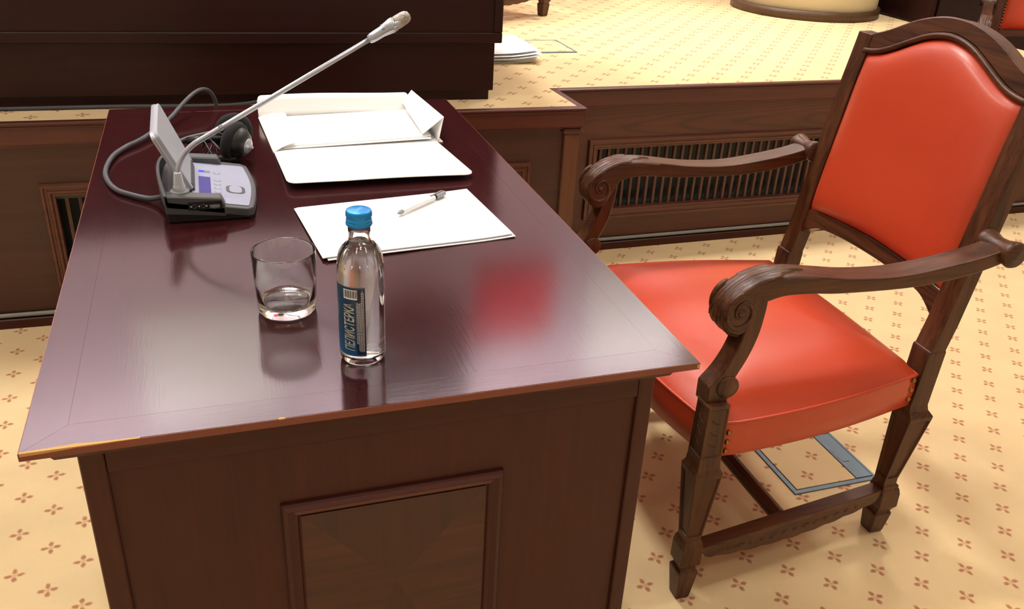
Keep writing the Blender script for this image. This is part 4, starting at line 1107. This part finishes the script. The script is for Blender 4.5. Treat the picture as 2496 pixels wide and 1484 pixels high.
lathe('tip', [(0.0, -0.003), (0.0010, -0.002), (0.0036, 0.004), (0.0042, 0.008), (0.0036, 0.011), (0.0030, 0.0115)], M_PENG, pen, p0, 18, axis=pd)
lathe('end_cap', [(0.0046, L-0.026), (0.0050, L-0.025), (0.0052, L-0.006), (0.0042, L-0.001), (0.0, L)], M_PENG, pen, p0, 18, axis=pd)
sd = pd.cross(Vector((0, 0, 1))).normalized()
tube('clip', [p0+pd*(L-0.006)+Vector((0, 0, 0.0055)), p0+pd*(L-0.010)+Vector((0, 0, 0.0066)), p0+pd*(L-0.040)+Vector((0, 0, 0.0060))], 0.0010, M_PENG, pen, seg=6)

# ---- drinking glass
GX, GY = 0.0655, 1.052
gl = [(0.0, 0.0008), (0.030, 0.0006), (0.0340, 0.0010), (0.0362, 0.0035), (0.0372, 0.010), (0.0385, 0.045), (0.0398, 0.0835), (0.0396, 0.0848), (0.0391, 0.0852), (0.0385, 0.0846), (0.0382, 0.0830), (0.0369, 0.045), (0.0356, 0.0170), (0.0338, 0.0140), (0.030, 0.0125), (0.0, 0.0120)]
gt = thing('drinking_glass', 'empty clear straight tumbler with a thick base on the desk', 'glass', (GX, GY, DZ))
lathe('tumbler', gl, M_GLASS, gt, (GX, GY, DZ), 72)

# ---- water bottle
BX, BY = 0.1400, 0.9130
bt = thing('water_bottle', 'clear glass water bottle with blue metal cap and blue label', 'bottle', (BX, BY, DZ))
ro_ = [(0.0, 0.0030), (0.014, 0.0018), (0.0205, 0.0006), (0.0235, 0.0012), (0.0258, 0.0045), (0.0268, 0.0100), (0.0268, 0.1130), (0.0264, 0.1210), (0.0250, 0.1290), (0.0225, 0.1365), (0.0190, 0.1425), (0.0155, 0.1465), (0.0132, 0.1500), (0.0122, 0.1540), (0.0120, 0.1600), (0.0125, 0.1640), (0.0125, 0.1660), (0.0122, 0.1680), (0.0122, 0.1820)]
ri = [(0.0096, 0.1820), (0.0096, 0.1560), (0.0104, 0.1500), (0.0130, 0.1462), (0.0168, 0.1412), (0.0203, 0.1352), (0.0228, 0.1280), (0.0241, 0.1205), (0.0245, 0.1130), (0.0245, 0.0130), (0.0225, 0.0090), (0.015, 0.0085), (0.0, 0.0105)]
lathe('body', ro_+ri, M_GLASS, bt, (BX, BY, DZ), 72)
wt = [(0.0, 0.1512), (0.006, 0.1508), (0.0096, 0.1512), (0.01045, 0.1500), (0.01306, 0.1462), (0.01686, 0.1412), (0.02036, 0.1352), (0.02286, 0.1280), (0.02416, 0.1205), (0.02456, 0.1130), (0.02456, 0.0130), (0.02256, 0.00894), (0.015, 0.00844), (0.0, 0.01044)]
lathe('water', wt, M_WATER, bt, (BX, BY, DZ), 72)
# shoulder ribs embossed in the glass
bm = bmesh.new()
prs = [(0.0262, 0.1235), (0.0250, 0.1300), (0.0226, 0.1372), (0.0194, 0.1428), (0.0162, 0.1466)]
for k in range(18):
    a_ = 2*PI*k/18
    bm_tube(bm, [(BX+r_*math.cos(a_), BY+r_*math.sin(a_), DZ+z) for r_, z in prs], [0.0004, 0.0009, 0.0010, 0.0008, 0.0004], 6)
frombm('shoulder_ribs', bm, M_GLASS, bt, smooth=True)
# cap
capp = [(0.0, 0.1868), (0.0125, 0.1868), (0.0137, 0.1862), (0.0141, 0.1850), (0.0141, 0.1795), (0.0136, 0.1785), (0.0136, 0.1775), (0.0141, 0.1767), (0.0143, 0.1750), (0.0138, 0.1742), (0.0138, 0.1736), (0.0143, 0.1728), (0.0143, 0.1698), (0.0138, 0.1690), (0.0126, 0.1690)]
cap = lathe('cap', capp, M_CAP, bt, (BX, BY, DZ), 64)
bm = bmesh.new()
for k in range(60):
    a_ = 2*PI*k/60; x, y = BX+0.01415*math.cos(a_), BY+0.01415*math.sin(a_)
    bm_tube(bm, [(x, y, DZ+0.1800), (x, y, DZ+0.1842)], 0.00042, 4)
    bm_tube(bm, [(x*1+0.0002*math.cos(a_), y+0.0002*math.sin(a_), DZ+0.1702), (x+0.0002*math.cos(a_), y+0.0002*math.sin(a_), DZ+0.1724)], 0.00042, 4)
kn = frombm('cap_knurling', bm, M_CAP, cap); kn['kind'] = 'stuff'
# faint print on the cap top
bm = bmesh.new()
for k in range(7):
    for j in range(2):
        x, y = BX-0.005+0.0014*k+0.001*j, BY-0.004+0.0016*k-0.0022*j
        bm_box(bm, x, x+0.0009, y, y+0.0014, DZ+0.18675, DZ+0.18695)
frombm('cap_print', bm, M_CAPW, cap)
# label: bent round the bottle; angle a measured from the direction towards the desk's near-left, + turns towards the right
VA = math.atan2(-BY, -BX)
def bend(ang, z, r_): 
    a_ = VA + ang
    return (BX+r_*math.cos(a_), BY+r_*math.sin(a_), DZ+z)
def patch(name, a0, a1, z0, z1, r_, mat, parent, th=0.00012):
    n_ = max(4, int(abs(a1-a0)/0.03)); V = []; F = []
    for z in (z0, z1):
        for i in range(n_+1): V.append(bend(a0+(a1-a0)*i/n_, z, r_))
    for i in range(n_): F.append((i, i+1, n_+2+i, n_+1+i))
    return obj(name, V, F, mat, parent, smooth=True)
D = math.radians
RBO = 0.0268
lab_ = patch('label', D(-104), D(9), 0.0155, 0.1035, RBO+0.00015, M_LABEL, bt)
patch('label_dark_block', D(-14), D(8), 0.0180, 0.1010, RBO+0.00022, M_LABELDK, lab_)
def bent_text(s, size, zc, a_base, r_, mat, parent, name, shear=0.0, length=None, height=None):
    me = text_mesh(s, size, shear, bold=size*0.022)
    bm = bmesh.new(); bm.from_mesh(me)
    bmesh.ops.triangulate(bm, faces=bm.faces)
    for _ in range(3):
        es = [e for e in bm.edges if e.calc_length() > size*0.16]
        if es:
            bmesh.ops.subdivide_edges(bm, edges=es, cuts=1); bmesh.ops.triangulate(bm, faces=bm.faces)
    bm.to_mesh(me); bm.free()
    xs = [v.co.x for v in me.vertices]; ys = [v.co.y for v in me.vertices]
    x0, x1, y0, y1 = min(xs), max(xs), min(ys), max(ys)
    kx = (length/(x1-x0)) if length else 1; ky = (height/(y1-y0)) if height else 1
    for v in me.vertices:
        x, y = (v.co.x-x0)*kx, (v.co.y-y0)*ky
        v.co = bend(a_base - y/r_, zc+x, r_)
    return finish(name, me, mat, parent)
bent_text('ПЕЛИСТЕРКА', 0.012, 0.0225, D(-18.5), RBO+0.0004, M_LETTER, lab_, 'label_lettering', shear=0.12, length=0.0600, height=0.0138)
# barcode
patch('barcode_ground', D(-46), D(-10), 0.0885, 0.1005, RBO+0.00028, M_LWHITE, lab_)
bm = bmesh.new()
for k in range(15):
    a0 = D(-44+2.2*k); a1 = a0+D(0.7+0.6*((k*7) % 3))
    bm.faces.new([bm.verts.new(bend(a, z, RBO+0.00036)) for a, z in ((a0, 0.0905), (a1, 0.0905), (a1, 0.0995), (a0, 0.0995))])
frombm('barcode_bars', bm, M_LABELDK, lab_, recalc=False)
# lines of small print
bm = bmesh.new()
rnd = random.Random(7)
for a_c in (-12.2, -9.8, -7.4, -5.0, -2.6, -0.2, 2.2, 4.6):
    z = 0.0215 + (0.010 if a_c < -8 else 0) + rnd.uniform(0, 0.002)
    while z < (0.0845 if a_c < -1 else 0.098):
        ln = rnd.uniform(0.0008, 0.0030); h_ = D(0.5)
        bm.faces.new([bm.verts.new(bend(a, zz, RBO+0.0003)) for a, zz in ((D(a_c)-h_, z), (D(a_c)+h_, z), (D(a_c)+h_, z+ln), (D(a_c)-h_, z+ln))])
        z += ln+0.0005
frombm('label_small_print', bm, M_LWHITE, lab_, recalc=False)
